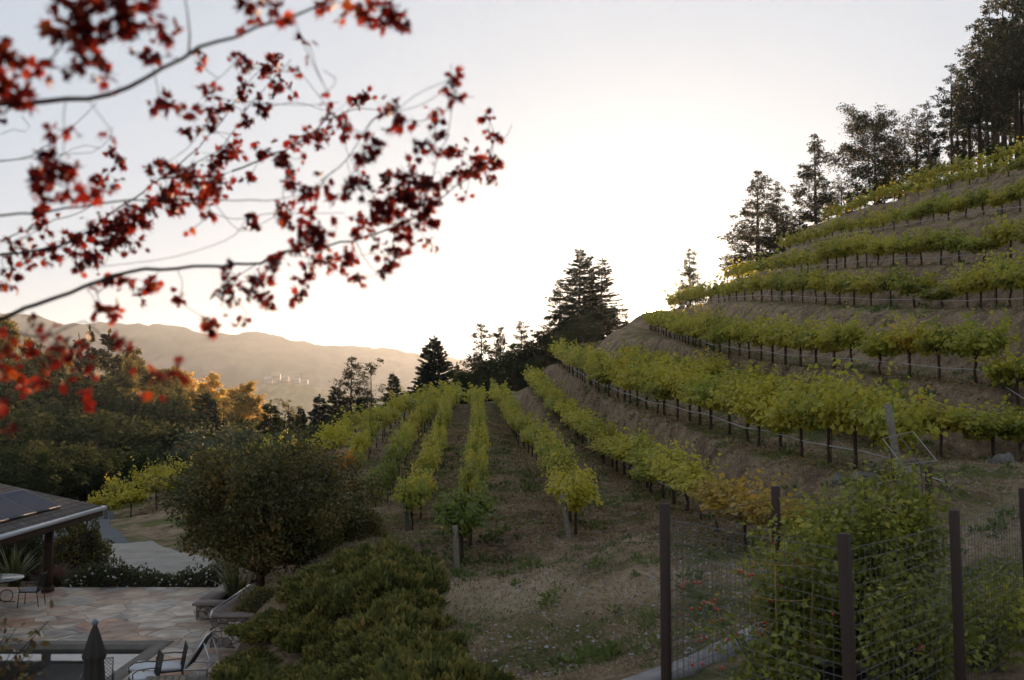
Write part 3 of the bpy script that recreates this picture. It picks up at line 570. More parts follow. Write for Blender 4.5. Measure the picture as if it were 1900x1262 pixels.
# shaded woods
M_vcon = leafmat('valley_needles', [(0, (.05, .055, .02)), (.6, (.11, .10, .032)), (1, (.22, .17, .045))], .4, .7, .1, nscale=.2)  # sunlit yellow mixed into the colour of the valley conifers
WLAB = 'dark oak in the shaded woods between the golden treetops and the roof'
for k, (px, yt, Y) in enumerate([(-60,690,110),(-20,700,125),(30,705,120),(80,730,130),(130,720,128),(180,700,132),(225,735,128),(270,715,134),(300,740,125),(340,760,130),(375,755,135),(420,770,130),(460,775,125),(500,775,120),(535,775,122),(565,770,126),(-50,760,95),(0,770,90),(50,770,96),(100,770,100),(150,775,94),(200,770,98),(240,780,102),(290,790,100),(330,790,106),(560,800,92),(520,800,95),(-40,810,80),(20,830,78),(70,820,80),(120,830,84),(170,835,80),(215,840,86),(260,840,84),(-20,860,68),(60,880,66),(110,880,70),(160,890,72),(590,790,98),(620,770,102),(230,880,80),(280,880,84),(650,770,108),(700,765,110),(480,810,96)]):
    if Y >= 118 and k % 3 != 0: tree('fir' if k % 3 == 1 else 'pine', px, yt-28, Y, 'pointed conifer rising out of the shaded valley woods', 'pointed conifers of the valley woods', wide=1.35, mat_=M_vcon)
    tree('oak', px, yt+(14 if Y >= 118 else 0), Y, WLAB, 'oaks of the shaded woods', wide=1.1+.25*((k*7) % 3)/2)
for px, yt, Y, lab in [(360,812,92,'grey-green round oak left of the widest grey-green one'),(478,800,86,'widest grey-green round oak above the persimmon-like tree'),(310,850,88,'small grey-green oak above the yellow outer vines'),(405,790,98,'pale oak crown between the two grey-green round oaks')]:
    tree('sageoak', px, yt, Y, lab, 'grey-green oaks at the wood edge', wide=1.15)
for px, yt, Y in [(250,740,112),(540,770,108),(395,740,120)]:
    tree('fir', px, yt, Y, 'shaded pale-branched conifer among the dark valley oaks', 'shaded conifers among the oaks', wide=.8)

def rank_labels(group, base, cuts):
    T = [o for o in bpy.data.objects if o.get('group') == group]; B = {}
    for o in T:
        r = next((n for y, n in cuts if o.location.y <= y), cuts[-1][1]); B.setdefault(r, []).append(o)
    for r, L_ in B.items():
        L_.sort(key=lambda o: o.location.x/o.location.y)
        for i, o in enumerate(L_): o['label'] = f'{base}, {r} rank, {ORD[i] if 0 < i < 10 else ("leftmost" if i == 0 else ordn(i))}{"" if i == 0 else " from the left"}'
rank_labels('oaks of the shaded woods', 'dark oak in the shaded woods', [(82, 'front'), (106, 'middle'), (999, 'back')])
rank_labels('pines of the wood above the top terrace', 'tall bare-trunked pine above the top terrace', [(109, 'front'), (116, 'middle'), (999, 'back')])
rank_labels('oaks massed on the ridge left of the sun', 'dark oak massed on the ridge left of the sun', [(114, 'front'), (999, 'back')])
rank_labels('undergrowth below the tall pines', 'dark brush under the tall pines', [(999, 'front')])
rank_labels('pointed conifers of the valley woods', 'pointed conifer rising from the valley woods', [(125, 'nearer'), (999, 'farther')])
rank_labels('shaded conifers among the oaks', 'shaded conifer among the valley oaks', [(999, 'back')])
# ---------------------------------------------------------------- patio, pool, pavilion
def hit(px, py, y0=8, y1=140, step=.05):
    for Y in np.arange(y0, y1, step):
        p = at(px, py, Y)
        if p.z <= G(p.x, p.y): return p
    return at(px, py, y1)
def flag_mat():
    m = bpy.data.materials.new('flagstone'); m.use_nodes = True; t = m.node_tree; p = t.nodes['Principled BSDF']; n = t.nodes.new; l = t.links.new
    g = n('ShaderNodeNewGeometry'); mp = n('ShaderNodeMapping'); mp.inputs['Scale'].default_value = (.8, 1.05, 0); mp.inputs['Rotation'].default_value = (0, 0, .35); l(g.outputs['Position'], mp.inputs[0])
    v = n('ShaderNodeTexVoronoi'); v.inputs['Scale'].default_value = 1.5; l(mp.outputs[0], v.inputs['Vector'])
    e = n('ShaderNodeTexVoronoi'); e.feature = 'DISTANCE_TO_EDGE'; e.inputs['Scale'].default_value = 1.5; l(mp.outputs[0], e.inputs['Vector'])
    s = n('ShaderNodeSeparateColor'); l(v.outputs['Color'], s.inputs[0]); r = n('ShaderNodeValToRGB'); r.color_ramp.interpolation = 'CONSTANT'
    cs = [(0, (.42, .33, .25)), (.22, (.36, .25, .18)), (.4, (.47, .40, .33)), (.55, (.30, .26, .23)), (.68, (.40, .24, .16)), (.8, (.40, .36, .32)), (.92, (.50, .43, .35))]
    el = r.color_ramp.elements
    while len(el) < len(cs): el.new(.5)
    for i, (a, c) in enumerate(cs): el[i].position = a; el[i].color = (*c, 1)
    l(s.outputs[0], r.inputs[0]); q = n('ShaderNodeTexNoise'); q.inputs['Scale'].default_value = 2.2; q.inputs['Detail'].default_value = 8; l(g.outputs['Position'], q.inputs['Vector'])
    qr = n('ShaderNodeValToRGB'); qr.color_ramp.elements[0].color = (.75, .71, .69, 1); qr.color_ramp.elements[0].position = .35; qr.color_ramp.elements[1].color = (1.35, 1.30, 1.24, 1); qr.color_ramp.elements[1].position = .65; l(q.outputs['Fac'], qr.inputs[0])
    mu = n('ShaderNodeMix'); mu.data_type = 'RGBA'; mu.blend_type = 'MULTIPLY'; mu.inputs[0].default_value = 1; l(r.outputs[0], mu.inputs[6]); l(qr.outputs[0], mu.inputs[7])
    er = n('ShaderNodeValToRGB'); er.color_ramp.elements[0].position = .008; er.color_ramp.elements[1].position = .022; l(e.outputs['Distance'], er.inputs[0])
    j = n('ShaderNodeMix'); j.data_type = 'RGBA'; j.inputs[6].default_value = (.18, .14, .11, 1); l(er.outputs[0], j.inputs[0]); l(mu.outputs[2], j.inputs[7])
    l(j.outputs[2], p.inputs['Base Color']); p.inputs['Roughness'].default_value = .6; p.inputs['Specular IOR Level'].default_value = .35
    b = n('ShaderNodeBump'); b.inputs['Strength'].default_value = .3; b.inputs['Distance'].default_value = .01; l(q.outputs['Fac'], b.inputs['Height']); l(b.outputs[0], p.inputs['Normal']); return m
M_flag = flag_mat()
M_cop = mat('pool_coping', (.17, .145, .12), .7, .3, noise=(.12, .10, .085), scale=4)  # stone darkened all over, shade of the inner face put into its colour
M_plaster = mat('pool_plaster', (.62, .58, .53), .8, .2, noise=(.52, .48, .43), scale=1.5)
M_timber = mat('dark_timber', (.075, .04, .025), .7, .3, noise=(.05, .028, .018), scale=9)
M_iron = mat('black_iron', (.03, .028, .027), .5, .4)
M_white = mat('white_cushion', (.5, .49, .5), .9, .1)
M_alu = mat('brushed_metal', (.6, .6, .62), .35, .5, metal=.8)
PX0, PX1, PY0, PY1 = -18., -8.6, 12., 24.2
def slab(b, x0, x1, y0, y1, z0, z1, m=0): b.box(((x0+x1)/2, (y0+y1)/2, (z0+z1)/2), (x1-x0, y1-y0, z1-z0), m=m)
a0, a1, b0, b1 = PATIO; c = .38
def ringmesh(x0, x1, y0, y1, X0, X1, Y0, Y1, zt, zb):
    # flat ring (outer x0.. inner X0..) with an outer and an inner skirt
    o = [(x0, y0), (x1, y0), (x1, y1), (x0, y1)]; i = [(X0, Y0), (X1, Y0), (X1, Y1), (X0, Y1)]
    V = [(x, y, zt) for x, y in o]+[(x, y, zt) for x, y in i]+[(x, y, zb) for x, y in o]+[(x, y, zb) for x, y in i]
    F = []
    for k in range(4): n = (k+1) % 4; F += [(k, n, 4+n, 4+k), (8+k, 8+n, n, k), (4+k, 4+n, 12+n, 12+k)]
    return MB().add(V, F)
tag(ringmesh(a0, a1, b0, b1, PX0-c, PX1+c, PY0-c, PY1+c, PZ, -8.3).build('patio', M_flag), kind='structure')
pool = empty('swimming_pool', ((PX0+PX1)/2, (PY0+PY1)/2, -7.5), 'sunken swimming pool with stone coping cut into the flagstone patio', 'swimming pool')
def local(o, par): o.location = -par.location; return o
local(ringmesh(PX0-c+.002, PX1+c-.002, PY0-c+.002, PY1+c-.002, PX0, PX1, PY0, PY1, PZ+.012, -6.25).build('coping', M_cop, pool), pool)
bs = MB(); slab(bs, PX0-.1, PX1+.1, PY0-.1, PY1+.1, -7.6, -7.45)
for q in [(PX0-.15, PX0-.01, PY0-.1, PY1+.1), (PX1+.01, PX1+.15, PY0-.1, PY1+.1), (PX0-.01, PX1+.01, PY0-.15, PY0-.01), (PX0-.01, PX1+.01, PY1+.01, PY1+.15)]: slab(bs, *q, -7.45, -6.1)
slab(bs, -10.9, PX1, 15, 23.9, -7.45, -6.42)
local(bs.build('basin', M_plaster, pool), pool)
wm = bpy.data.materials.new('pool_water'); wm.use_nodes = True; t = wm.node_tree; t.nodes.clear(); n = t.nodes.new; l = t.links.new
o_ = n('ShaderNodeOutputMaterial'); gl = n('ShaderNodeBsdfGlossy'); gl.inputs['Roughness'].default_value = .02; tp = n('ShaderNodeBsdfTransparent'); tp.inputs[0].default_value = (.9, .91, .9, 1); fr = n('ShaderNodeFresnel'); fr.inputs[0].default_value = 2.0
ms = n('ShaderNodeMixShader'); bn = n('ShaderNodeBump'); bn.inputs['Strength'].default_value = .015; bn.inputs['Distance'].default_value = .02; ng = n('ShaderNodeTexNoise'); ng.inputs['Scale'].default_value = 3; gp = n('ShaderNodeNewGeometry'); l(gp.outputs['Position'], ng.inputs['Vector'])
l(ng.outputs['Fac'], bn.inputs['Height']); l(bn.outputs[0], gl.inputs['Normal']); l(fr.outputs[0], ms.inputs[0]); l(tp.outputs[0], ms.inputs[1]); l(gl.outputs[0], ms.inputs[2]); l(ms.outputs[0], o_.inputs['Surface'])
tag(MB().add([(PX0, PY0, -6.15), (PX1, PY0, -6.15), (PX1, PY1, -6.15), (PX0, PY1, -6.15)], [(0, 1, 2, 3)]).build('water', wm), kind='structure')
# driveway and gravel apron
def drape(name, C, W, m, off):
    C = np.array(C, float); n = 60; k = 12; tt = np.linspace(0, 1, n); s = np.linspace(0, 1, len(C)); cx_ = np.interp(tt, s, C[:, 0]); cy_ = np.interp(tt, s, C[:, 1]); ww = np.interp(tt, s, W)
    for _ in range(6): cx_[1:-1] = (cx_[:-2]+cx_[2:]+cx_[1:-1])/3; cy_[1:-1] = (cy_[:-2]+cy_[2:]+cy_[1:-1])/3; ww[1:-1] = (ww[:-2]+ww[2:]+ww[1:-1])/3
    tx, ty = np.gradient(cx_), np.gradient(cy_); L_ = np.hypot(tx, ty); V = []
    for j in range(k): u = j/(k-1)-.5; w_ = ww*(1+.12*np.sin(tt*9+u*4)); X = cx_-ty/L_*w_*u; Y = cy_+tx/L_*w_*u; V.append(np.stack([X, Y, ground(X, Y)+off], 1))
    V = np.concatenate(V); I = np.arange(n*k).reshape(k, n); F = np.stack([I[:-1, :-1], I[:-1, 1:], I[1:, 1:], I[1:, :-1]], -1).reshape(-1, 4)
    return tag(MB().add(V, F).build(name, m, smooth=True), kind='structure')
M_asph = mat('asphalt', (.085, .088, .095), .85, .3, noise=(.065, .066, .07), scale=3)
M_grav = mat('pale_gravel', (.33, .29, .25), .95, .1, noise=(.24, .21, .18), scale=1.2, bump=.4)
drape('driveway', [(-15, 38), (-20, 45), (-23.5, 52), (-26.5, 62), (-32, 74)], [5, 5, 4.5, 4.2, 4], M_asph, .06)
drape('gravel_pad', [(-12, 33.5), (-14.3, 37), (-16.2, 41), (-18, 45)], [3.5, 6.4, 5.6, 3.2], M_grav, .10)
# pavilion
EZ = -3.6; SL = .42; EX = -12.9; EY1 = 31.7; EY0 = 21.5; EX0 = -21.1; RX = (EX+EX0)/2; RZ = EZ+(EX-RX)*SL
def shing(name, swap):
    m = mat(name, (.09, .075, .065), .9, .2); t = m.node_tree; p = t.nodes['Principled BSDF']; n = t.nodes.new; l = t.links.new
    g = n('ShaderNodeNewGeometry'); sx = n('ShaderNodeSeparateXYZ'); cb = n('ShaderNodeCombineXYZ'); l(g.outputs['Position'], sx.inputs[0]); l(sx.outputs['Y' if swap else 'X'], cb.inputs[0]); l(sx.outputs['X' if swap else 'Y'], cb.inputs[1])
    b = n('ShaderNodeTexBrick'); b.inputs['Scale'].default_value = 1; b.inputs['Brick Width'].default_value = .32; b.inputs['Row Height'].default_value = .2; b.inputs['Mortar Size'].default_value = .012
    b.inputs['Color1'].default_value = (.12, .10, .085, 1); b.inputs['Color2'].default_value = (.075, .062, .055, 1); b.inputs['Mortar'].default_value = (.02, .018, .016, 1); l(cb.outputs[0], b.inputs['Vector']); l(b.outputs[0], p.inputs['Base Color'])
    bp = n('ShaderNodeBump'); bp.inputs['Strength'].default_value = .6; bp.inputs['Distance'].default_value = .015; bp.invert = True; l(b.outputs['Fac'], bp.inputs['Height']); l(bp.outputs[0], p.inputs['Normal']); return m
pav = empty('pavilion', (-17, 27, PZ), 'open timber pavilion with shingled hip roof carrying solar panels', 'pavilion')
e = EX-RX; ra = (RX, EY0+e, RZ); rb = (RX, EY1-e, RZ)
A_, B_, C_, D_ = (EX, EY0, EZ), (EX, EY1, EZ), (EX0, EY1, EZ), (EX0, EY0, EZ); dn = lambda p: (p[0], p[1], p[2]-.09)
rf = MB(); rf.add([A_, B_, rb, ra], [(0, 1, 2, 3)], 1); rf.add([C_, D_, ra, rb], [(0, 1, 2, 3)], 1); rf.add([B_, C_, rb], [(0, 1, 2)], 0); rf.add([D_, A_, ra], [(0, 1, 2)], 0)
rf.add([dn(A_), dn(B_), dn(C_), dn(D_)], [(0, 1, 2, 3)], 2)
rfo = local(rf.build('roof', [shing('shingles_ns', False), shing('shingles_ew', True), M_timber], pav), pav)
def child(b, name, m, par, smooth=False):
    o = b.build(name, m, par, smooth=smooth); loc = Vector((0, 0, 0)); q = par
    while q: loc += q.location; q = q.parent
    o.location = -loc; return o
gt = MB(); slab(gt, EX, EX+.09, EY0-.05, EY1+.05, EZ-.1, EZ+.012); slab(gt, EX0-.09, EX0, EY0-.05, EY1+.05, EZ-.1, EZ+.012); slab(gt, EX0, EX, EY1, EY1+.09, EZ-.1, EZ+.012); slab(gt, EX0, EX, EY0-.09, EY0, EZ-.1, EZ+.012)
child(gt, 'gutter', mat('pale_gutter', (.50, .50, .53), .35, .5), rfo)
fs = MB(); slab(fs, EX-.06, EX-.01, EY0+.02, EY1-.02, EZ-.3, EZ-.1); slab(fs, EX0+.01, EX0+.06, EY0+.02, EY1-.02, EZ-.3, EZ-.1); slab(fs, EX0+.06, EX-.06, EY1-.06, EY1-.01, EZ-.3, EZ-.1); slab(fs, EX0+.06, EX-.06, EY0+.01, EY0+.06, EZ-.3, EZ-.1); child(fs, 'fascia', M_timber, rfo)
for (x, y) in [(-14.1, 30.6), (-14.0, 27.0), (-14.0, 23.3), (-20, 30.6), (-20, 27.0), (-20, 23.3)]:
    b = MB(); slab(b, x-.1, x+.1, y-.1, y+.1, PZ, EZ-.32); slab(b, x-.14, x+.14, y-.14, y+.14, PZ, PZ+.16); child(b, 'post', M_timber, pav)
bm_ = MB(); slab(bm_, -14.17, -13.97, 23.1, 30.8, EZ-.32, EZ-.1); slab(bm_, -20.1, -19.9, 23.1, 30.8, EZ-.32, EZ-.1); slab(bm_, -19.9, -14.17, 30.5, 30.7, EZ-.31, EZ-.11); slab(bm_, -19.9, -14.17, 23.2, 23.4, EZ-.31, EZ-.11); child(bm_, 'beam', M_timber, pav)
M_sol = mat('solar_glass', (.03, .034, .055), .55, .08); M_frame = mat('panel_frame', (.04, .04, .045), .4, .5)
for k in range(5):
    y1 = 29.6-k*1.53; y0 = y1-1.5; x0, x1 = -14.45, -13.3; zf = lambda x: EZ+(EX-x)*SL+.09
    e_ = empty('solar_panel', ((x0+x1)/2, (y0+y1)/2, zf((x0+x1)/2)-.05), f'{["first","second","third","fourth","fifth"][k]} blue-grey solar panel from the roof corner, lying on the pavilion roof', 'solar panel', 'solar panels on the pavilion roof')
    b = MB()
    for h0, h1, i, q in ((-.05, 0, 0, 0),): b.add([(x, y, zf(x)+h) for h in (h0, h1) for x in (x0, x1) for y in (y0, y1)], [(0, 1, 3, 2), (4, 6, 7, 5), (0, 2, 6, 4), (1, 5, 7, 3), (0, 4, 5, 1), (2, 3, 7, 6)])
    child(b, 'frame', M_frame, e_)
    b = MB(); i_ = .03; b.add([(x, y, zf(x)+.003) for x, y in ((x0+i_, y0+i_), (x1-i_, y0+i_), (x1-i_, y1-i_), (x0+i_, y1-i_))], [(0, 1, 2, 3)]); child(b, 'glass', M_sol, e_)
# iron chairs
def lattice(b, O, U, V, nu, nv, r=.004):
    O, U, V = map(np.array, (O, U, V))
    for i in range(-nv, nu+1):
        for s in (1, -1):
            a = i/nu; e1 = a+s*nv/nu*1.0
            p = []; 
            t0, t1 = 0., 1.
            # line u = a + s*t*(nv/nu) (s=1) or mirrored
            uu = lambda t: (a+t*nv/nu) if s == 1 else 1-(a+t*nv/nu)
            ts = [t for t in (0, 1) if 0 <= a+t*nv/nu <= 1]+[t for t in ((0-a)*nu/nv, (1-a)*nu/nv) if 0 < t < 1]
            if len(ts) >= 2: t0, t1 = min(ts), max(ts); b.tube([O+U*uu(t0)+V*t0, O+U*uu(t1)+V*t1], r, 3, cap=False)
def iron_chair(lab, x, y, rz, cushion=True, grp='black iron lattice chairs'):
    c_ = empty('patio_chair', (x, y, PZ), lab, 'chair', grp, rz)   # faces +Y locally, back at -Y
    b = MB(); bk = [(-.25, -.24, .42), (-.26, -.33, .9), (.26, -.33, .9), (.25, -.24, .42)]; b.tube(bk, .014, 6); b.tube([(-.25, -.24, .46), (.25, -.24, .46)], .01, 6); b.build('back_frame', M_iron, c_, smooth=True)
    b = MB(); lattice(b, (-.25, -.245, .46), (.5, 0, 0), (0, -.085, .43), 7, 6, .006); b.build('back_lattice', M_iron, c_)
    for s in (-1, 1):
        b = MB(); b.tube([(s*.24, .24, .42), (s*.26, .27, 0)], .013, 6); b.build('leg', M_iron, c_); b = MB(); b.tube([(s*.25, -.24, .46), (s*.26, -.3, 0)], .013, 6); b.build('leg', M_iron, c_)
        b = MB(); b.tube([(s*.26, -.28, .66), (s*.29, -.1, .68), (s*.29, .15, .67), (s*.28, .24, .6), (s*.25, .22, .42)], .012, 6); b.build('arm', M_iron, c_, smooth=True)
    b = MB(); b.box((0, 0, .42), (.5, .5, .02)); b.build('seat', M_iron, c_)
    if cushion: b = MB(); b.box((0, .01, .465), (.46, .46, .066)); o = b.build('seat_cushion', M_white, c_); bv = o.modifiers.new('b', 'BEVEL'); bv.width = .025; bv.segments = 3
    return c_
iron_chair('black iron lattice chair half hidden behind the closed umbrella', -7.88, 19.25, math.radians(200), False)
iron_chair('middle iron lattice chair with white seat cushion beside the wooden table', -7.25, 19.9, math.radians(118))
iron_chair('iron lattice chair nearest the white lounger with its back toward it', -6.98, 20.6, math.radians(112))
iron_chair('iron chair with white seat beside the round pavilion table', -13.65, 28.6, math.radians(95), True, 'chairs at the pavilion table')
# round table
t_ = empty('round_table', (-14.75, 28.9, PZ), 'round white-topped iron table under the pavilion roof', 'table'); MB().lathe([(0, .70), (.66, .70), (.68, .715), (.66, .73), (0, .73)], k=40).build('tabletop', mat('white_tabletop', (.62, .66, .64), .25, .5), t_, smooth=False)
b = MB(); b.tube([(0, 0, .05), (0, 0, .7)], .035, 10)
for k in range(4):
    a = k*math.pi/2+.4; th = np.linspace(0, 2*math.pi, 20); R0 = .17; b.tube([(math.cos(a)*(.22+R0*math.cos(q)), math.sin(a)*(.22+R0*math.cos(q)), .2+R0*math.sin(q)) for q in th], .013, 6)
    b.tube([(0, 0, .08), (math.cos(a)*.45, math.sin(a)*.45, .015)], .014, 6)
b.build('pedestal', M_iron, t_, smooth=True)
e = empty('wire_basket', (-14.85, 28.8, PZ+.731), 'small dark wire basket standing on the round white table', 'basket'); b = MB()
for z in (.01, .07, .13): b.tube([(-.22, -.1, z), (.22, -.1, z), (.22, .1, z), (-.22, .1, z), (-.22, -.1, z)], .006, 4)
for x in np.linspace(-.22, .22, 9):
    for y in (-.1, .1): b.tube([(x, y, .01), (x, y, .13)], .005, 4)
b.build('wire_frame', M_iron, e)
# white lounger
l_ = empty('sun_lounger', (-7.35, 21.25, PZ), 'white sun lounger with grey mesh back raised steeply beside the pool', 'sun lounger')
b = MB(); b.box((-.0, 0, .32), (1.15, .6, .03)); b.build('sling_seat', M_white, l_)
b = MB(); b.tube([(-.6, -.31, .31), (1.0, -.31, .31)], .02, 6); b.tube([(-.6, .31, .31), (1.0, .31, .31)], .02, 6); b.tube([(-.6, -.31, .31), (-.6, .31, .31)], .02, 6); b.tube([(1, -.31, .31), (1, .31, .31)], .02, 6); b.build('frame', M_alu, l_)
for x, y in ((-.5, -.3), (-.5, .3), (.85, -.3), (.85, .3)): b = MB(); b.tube([(x, y, .31), (x, y, 0)], .02, 6); b.build('leg', M_alu, l_)
M_mesh = mat('grey_sling', (.09, .085, .075), .8, .2)
b = MB(); b.box((.79, 0, .66), (.03, .58, .76), rot=Matrix.Rotation(math.radians(32), 3, 'Y')); bo = b.build('backrest', M_mesh, l_); b = MB()
d = math.radians(32); f = lambda s, y: (.79+.38*s*math.sin(d), y, .66+.38*s*math.cos(d)); b.tube([f(-1, -.3), f(1.03, -.3), f(1.03, .3), f(-1, .3)], .018, 6); b.build('back_frame', M_alu, bo)
for y in (-.28, .28): b = MB(); b.tube([(.95, y, .85), (1.25, y, .02)], .013, 6); b.build('prop', M_alu, l_)
# slatted wooden table
w_ = empty('slatted_table', (-6.62, 19.15, PZ), 'grey-brown slatted wooden table at the patio edge', 'table', rz=.15)
b = MB()
for k in range(6): b.box((-.33+k*.132, 0, .53), (.115, 1.1, .03))
b.build('slats', M_post, w_)
for x, y in ((-.33, -.48), (.33, -.48), (-.33, .48), (.33, .48)): b = MB(); b.box((x, y, .257), (.06, .06, .514)); b.build('leg', M_post, w_)
# closed umbrella
u = empty('closed_umbrella', (-6.61, 16.0, PZ), 'closed dark taupe patio umbrella tied upright beside the pool', 'umbrella')
b = MB(); k = 48; th = np.arange(k)/k*2*math.pi; prof = [(.03, 2.36), (.06, 2.28), (.10, 2.15), (.135, 2.0), (.165, 1.9), (.16, 1.86), (.125, 1.8), (.14, 1.6), (.15, 1.35), (.15, 1.1), (.13, .85), (.12, .8)]
V = []
for i, (r, z) in enumerate(prof):
    am = .16 if i > 3 else .03+.03*i; rr = r*(1+am*np.cos(8*th+.5*z)+.05*np.sin(3*th+z*4)); V += [(rr[j]*math.cos(th[j]), rr[j]*math.sin(th[j]), z+(.02*math.cos(8*th[j]) if i in (4,) else 0)) for j in range(k)]
b.add(V, [(i*k+j, i*k+(j+1) % k, (i+1)*k+(j+1) % k, (i+1)*k+j) for i in range(len(prof)-1) for j in range(k)]); b.build('canopy', mat('taupe_canvas', (.05, .043, .036), .9, .1), u, smooth=True)
MB().tube([(0, 0, 0), (0, 0, 2.36)], .022, 8).build('pole', M_iron, u); MB().lathe([(0, 2.34), (.035, 2.36), (.05, 2.4), (.035, 2.44), (0, 2.46)], k=16).build('finial', mat('slate_knob', (.12, .14, .19), .4, .5), u, smooth=True)
MB().lathe([(0, .0), (.26, .0), (.26, .06), (.06, .1), (.05, .25), (0, .25)], k=24).build('base', M_iron, u)
# stone planters
def stone_mat():
    m = bpy.data.materials.new('river_stone'); m.use_nodes = True; t = m.node_tree; p = t.nodes['Principled BSDF']; n = t.nodes.new; l = t.links.new
    g = n('ShaderNodeNewGeometry'); v = n('ShaderNodeTexVoronoi'); v.inputs['Scale'].default_value = 6.5; l(g.outputs['Position'], v.inputs['Vector']); e = n('ShaderNodeTexVoronoi'); e.feature = 'DISTANCE_TO_EDGE'; e.inputs['Scale'].default_value = 6.5; l(g.outputs['Position'], e.inputs['Vector'])
    s = n('ShaderNodeSeparateColor'); l(v.outputs['Color'], s.inputs[0]); r = n('ShaderNodeValToRGB'); r.color_ramp.elements[0].color = (.13, .10, .08, 1); r.color_ramp.elements[1].color = (.36, .30, .25, 1); l(s.outputs[0], r.inputs[0])
    er = n('ShaderNodeValToRGB'); er.color_ramp.elements[0].position = .0; er.color_ramp.elements[1].position = .05; l(e.outputs['Distance'], er.inputs[0]); j = n('ShaderNodeMix'); j.data_type = 'RGBA'; j.inputs[6].default_value = (.07, .055, .045, 1); l(er.outputs[0], j.inputs[0]); l(r.outputs[0], j.inputs[7]); l(j.outputs[2], p.inputs['Base Color'])
    b = n('ShaderNodeBump'); b.inputs['Distance'].default_value = .04; l(er.outputs[0], b.inputs['Height']); l(b.outputs[0], p.inputs['Normal']); p.inputs['Roughness'].default_value = .8; return m
M_stone = stone_mat(); M_cap = mat('cap_stone', (.24, .19, .16), .8, .3, noise=(.16, .13, .115), scale=5); M_soil_shade = mat('soil_and_shrub_shade', (.03, .022, .016), .95, .1)
w1 = empty('planter_wall', (-7.7, 26.8, PZ), 'low stone seat wall planter with flat cap holding the flax', 'planter')
b = MB(); slab(b, -8.4, -7.35, 26.8, 27.15, PZ, -5.66); slab(b, -8.4, -8.05, 27.15, 29.6, PZ, -5.66); slab(b, -8.05, -7.0, 29.25, 29.6, PZ, -5.66); child(b, 'wall', M_stone, w1)
b = MB(); slab(b, -8.48, -7.3, 26.72, 27.25, -5.66, -5.6); slab(b, -8.48, -7.95, 27.25, 29.7, -5.66, -5.6); child(b, 'cap', M_cap, w1); b = MB(); slab(b, -8.04, -7.0, 27.16, 29.24, PZ, -5.75); child(b, 'soil', M_soil_shade, w1)
w2 = empty('stone_planter', (-6.3, 24.0, PZ), 'taller river stone planter with metal rail holding the round tree', 'planter')
b = MB(); slab(b, -7.15, -5.2, 23.9, 24.2, PZ-.6, -5.33); slab(b, -7.15, -6.85, 24.2, 27.6, PZ-.6, -5.33); child(b, 'wall', M_stone, w2)
b = MB(); slab(b, -7.2, -5.15, 23.85, 24.27, -5.33, -5.27); slab(b, -7.2, -6.78, 24.27, 27.7, -5.33, -5.27); child(b, 'cap', M_cap, w2); b = MB(); slab(b, -6.85, -4.6, 24.2, 28.2, PZ-.6, -5.5); child(b, 'soil', M_soil_shade, w2)
b = MB(); b.tube([(-7.1, 23.75, -5.32), (-7.08, 23.8, -5.16), (-6.98, 27.4, -5.14), (-6.98, 27.5, -5.27)], .028, 8); child(b, 'handrail', M_alu, w2, True)
e = empty('garden_light', (-6.05, 24.5, -5.5), 'tiny glowing amber light above the stone planter wall', 'lamp'); MB().tube([(0, 0, 0), (0, 0, .22)], .012, 6).build('stem', M_iron, e); MB().lathe([(0, .22), (.03, .23), (.035, .27), (.02, .31), (0, .32)], k=12).build('bulb', mat('amber_glow', (.8, .3, .1), .5, emis=(1, .42, .12, 6)), e, smooth=True)
# ---------------------------------------------------------------- planting round the patio
M_pers = leafmat('glossy_leaf', [(0, (.035, .04, .013)), (.5, (.085, .078, .023)), (.8, (.18, .13, .033)), (1, (.25, .11, .035))], .35, .45, .3, nscale=.9)
rg = np.random.default_rng(5); tb, cb = broad(rg, 4.25, 2.75, 1.7, .85, 150, 300, .10, .62, tr=.11, shape=OVAL, hollow=.25, ragged=70)
z0 = -5.55; e = empty('persimmon_tree', (-6.5, 26.4, z0), 'round dark glossy leaved tree growing from the stone planter', 'tree'); tb.build('trunk', M_bark, e, smooth=True); cb.build('crown', M_pers, e)
def blades(n, ln, m, w=.035, seed=1, spread=.9):
    rg = np.random.default_rng(seed); b = MB()
    for i in range(n):
        a = rg.uniform(0, 6.28); s = rg.uniform(.1, spread); L_ = ln*rg.uniform(.6, 1.1); d = np.array([math.cos(a)*s, math.sin(a)*s, 1.]); d /= np.linalg.norm(d); p = np.array([rg.normal(0, .06), rg.normal(0, .06), 0]); sd = np.array([-math.sin(a), math.cos(a), 0]); P = []
        for j in range(6): ww = w*(1-(j/5)**2)+.003; P += [p-sd*ww, p+sd*ww]; p = p+d*L_/5; d = d+np.array([math.cos(a)*.09, math.sin(a)*.09, -.12*s]); d /= np.linalg.norm(d)
        b.add(P, [(2*j, 2*j+1, 2*j+3, 2*j+2) for j in range(5)])
    return b
M_flax = leafmat('flax_blade', [(0, (.05, .06, .025)), (.5, (.12, .12, .045)), (1, (.24, .20, .09))], .3, .45, .4)
for x, y, z, ln, lab in [(-16.3, 33.0, None, 1.5, 'big yellow-green flax clump beyond the round table'), (-15.0, 33.4, None, 1.0, 'smaller flax clump just left of the pavilion corner post'), (-7.75, 28.2, -5.75, 1.2, 'arching flax clump in the low stone planter')]:
    z = G(x, y) if z is None else z; e = empty('flax_plant', (x, y, z), lab, 'plant'); blades(70, ln, M_flax, seed=int(-x*10)).build('leaves', M_flax, e)
M_redg = leafmat('red_grass', [(0, (.05, .02, .015)), (.5, (.12, .05, .035)), (1, (.22, .11, .07))], .3, .6, .2)
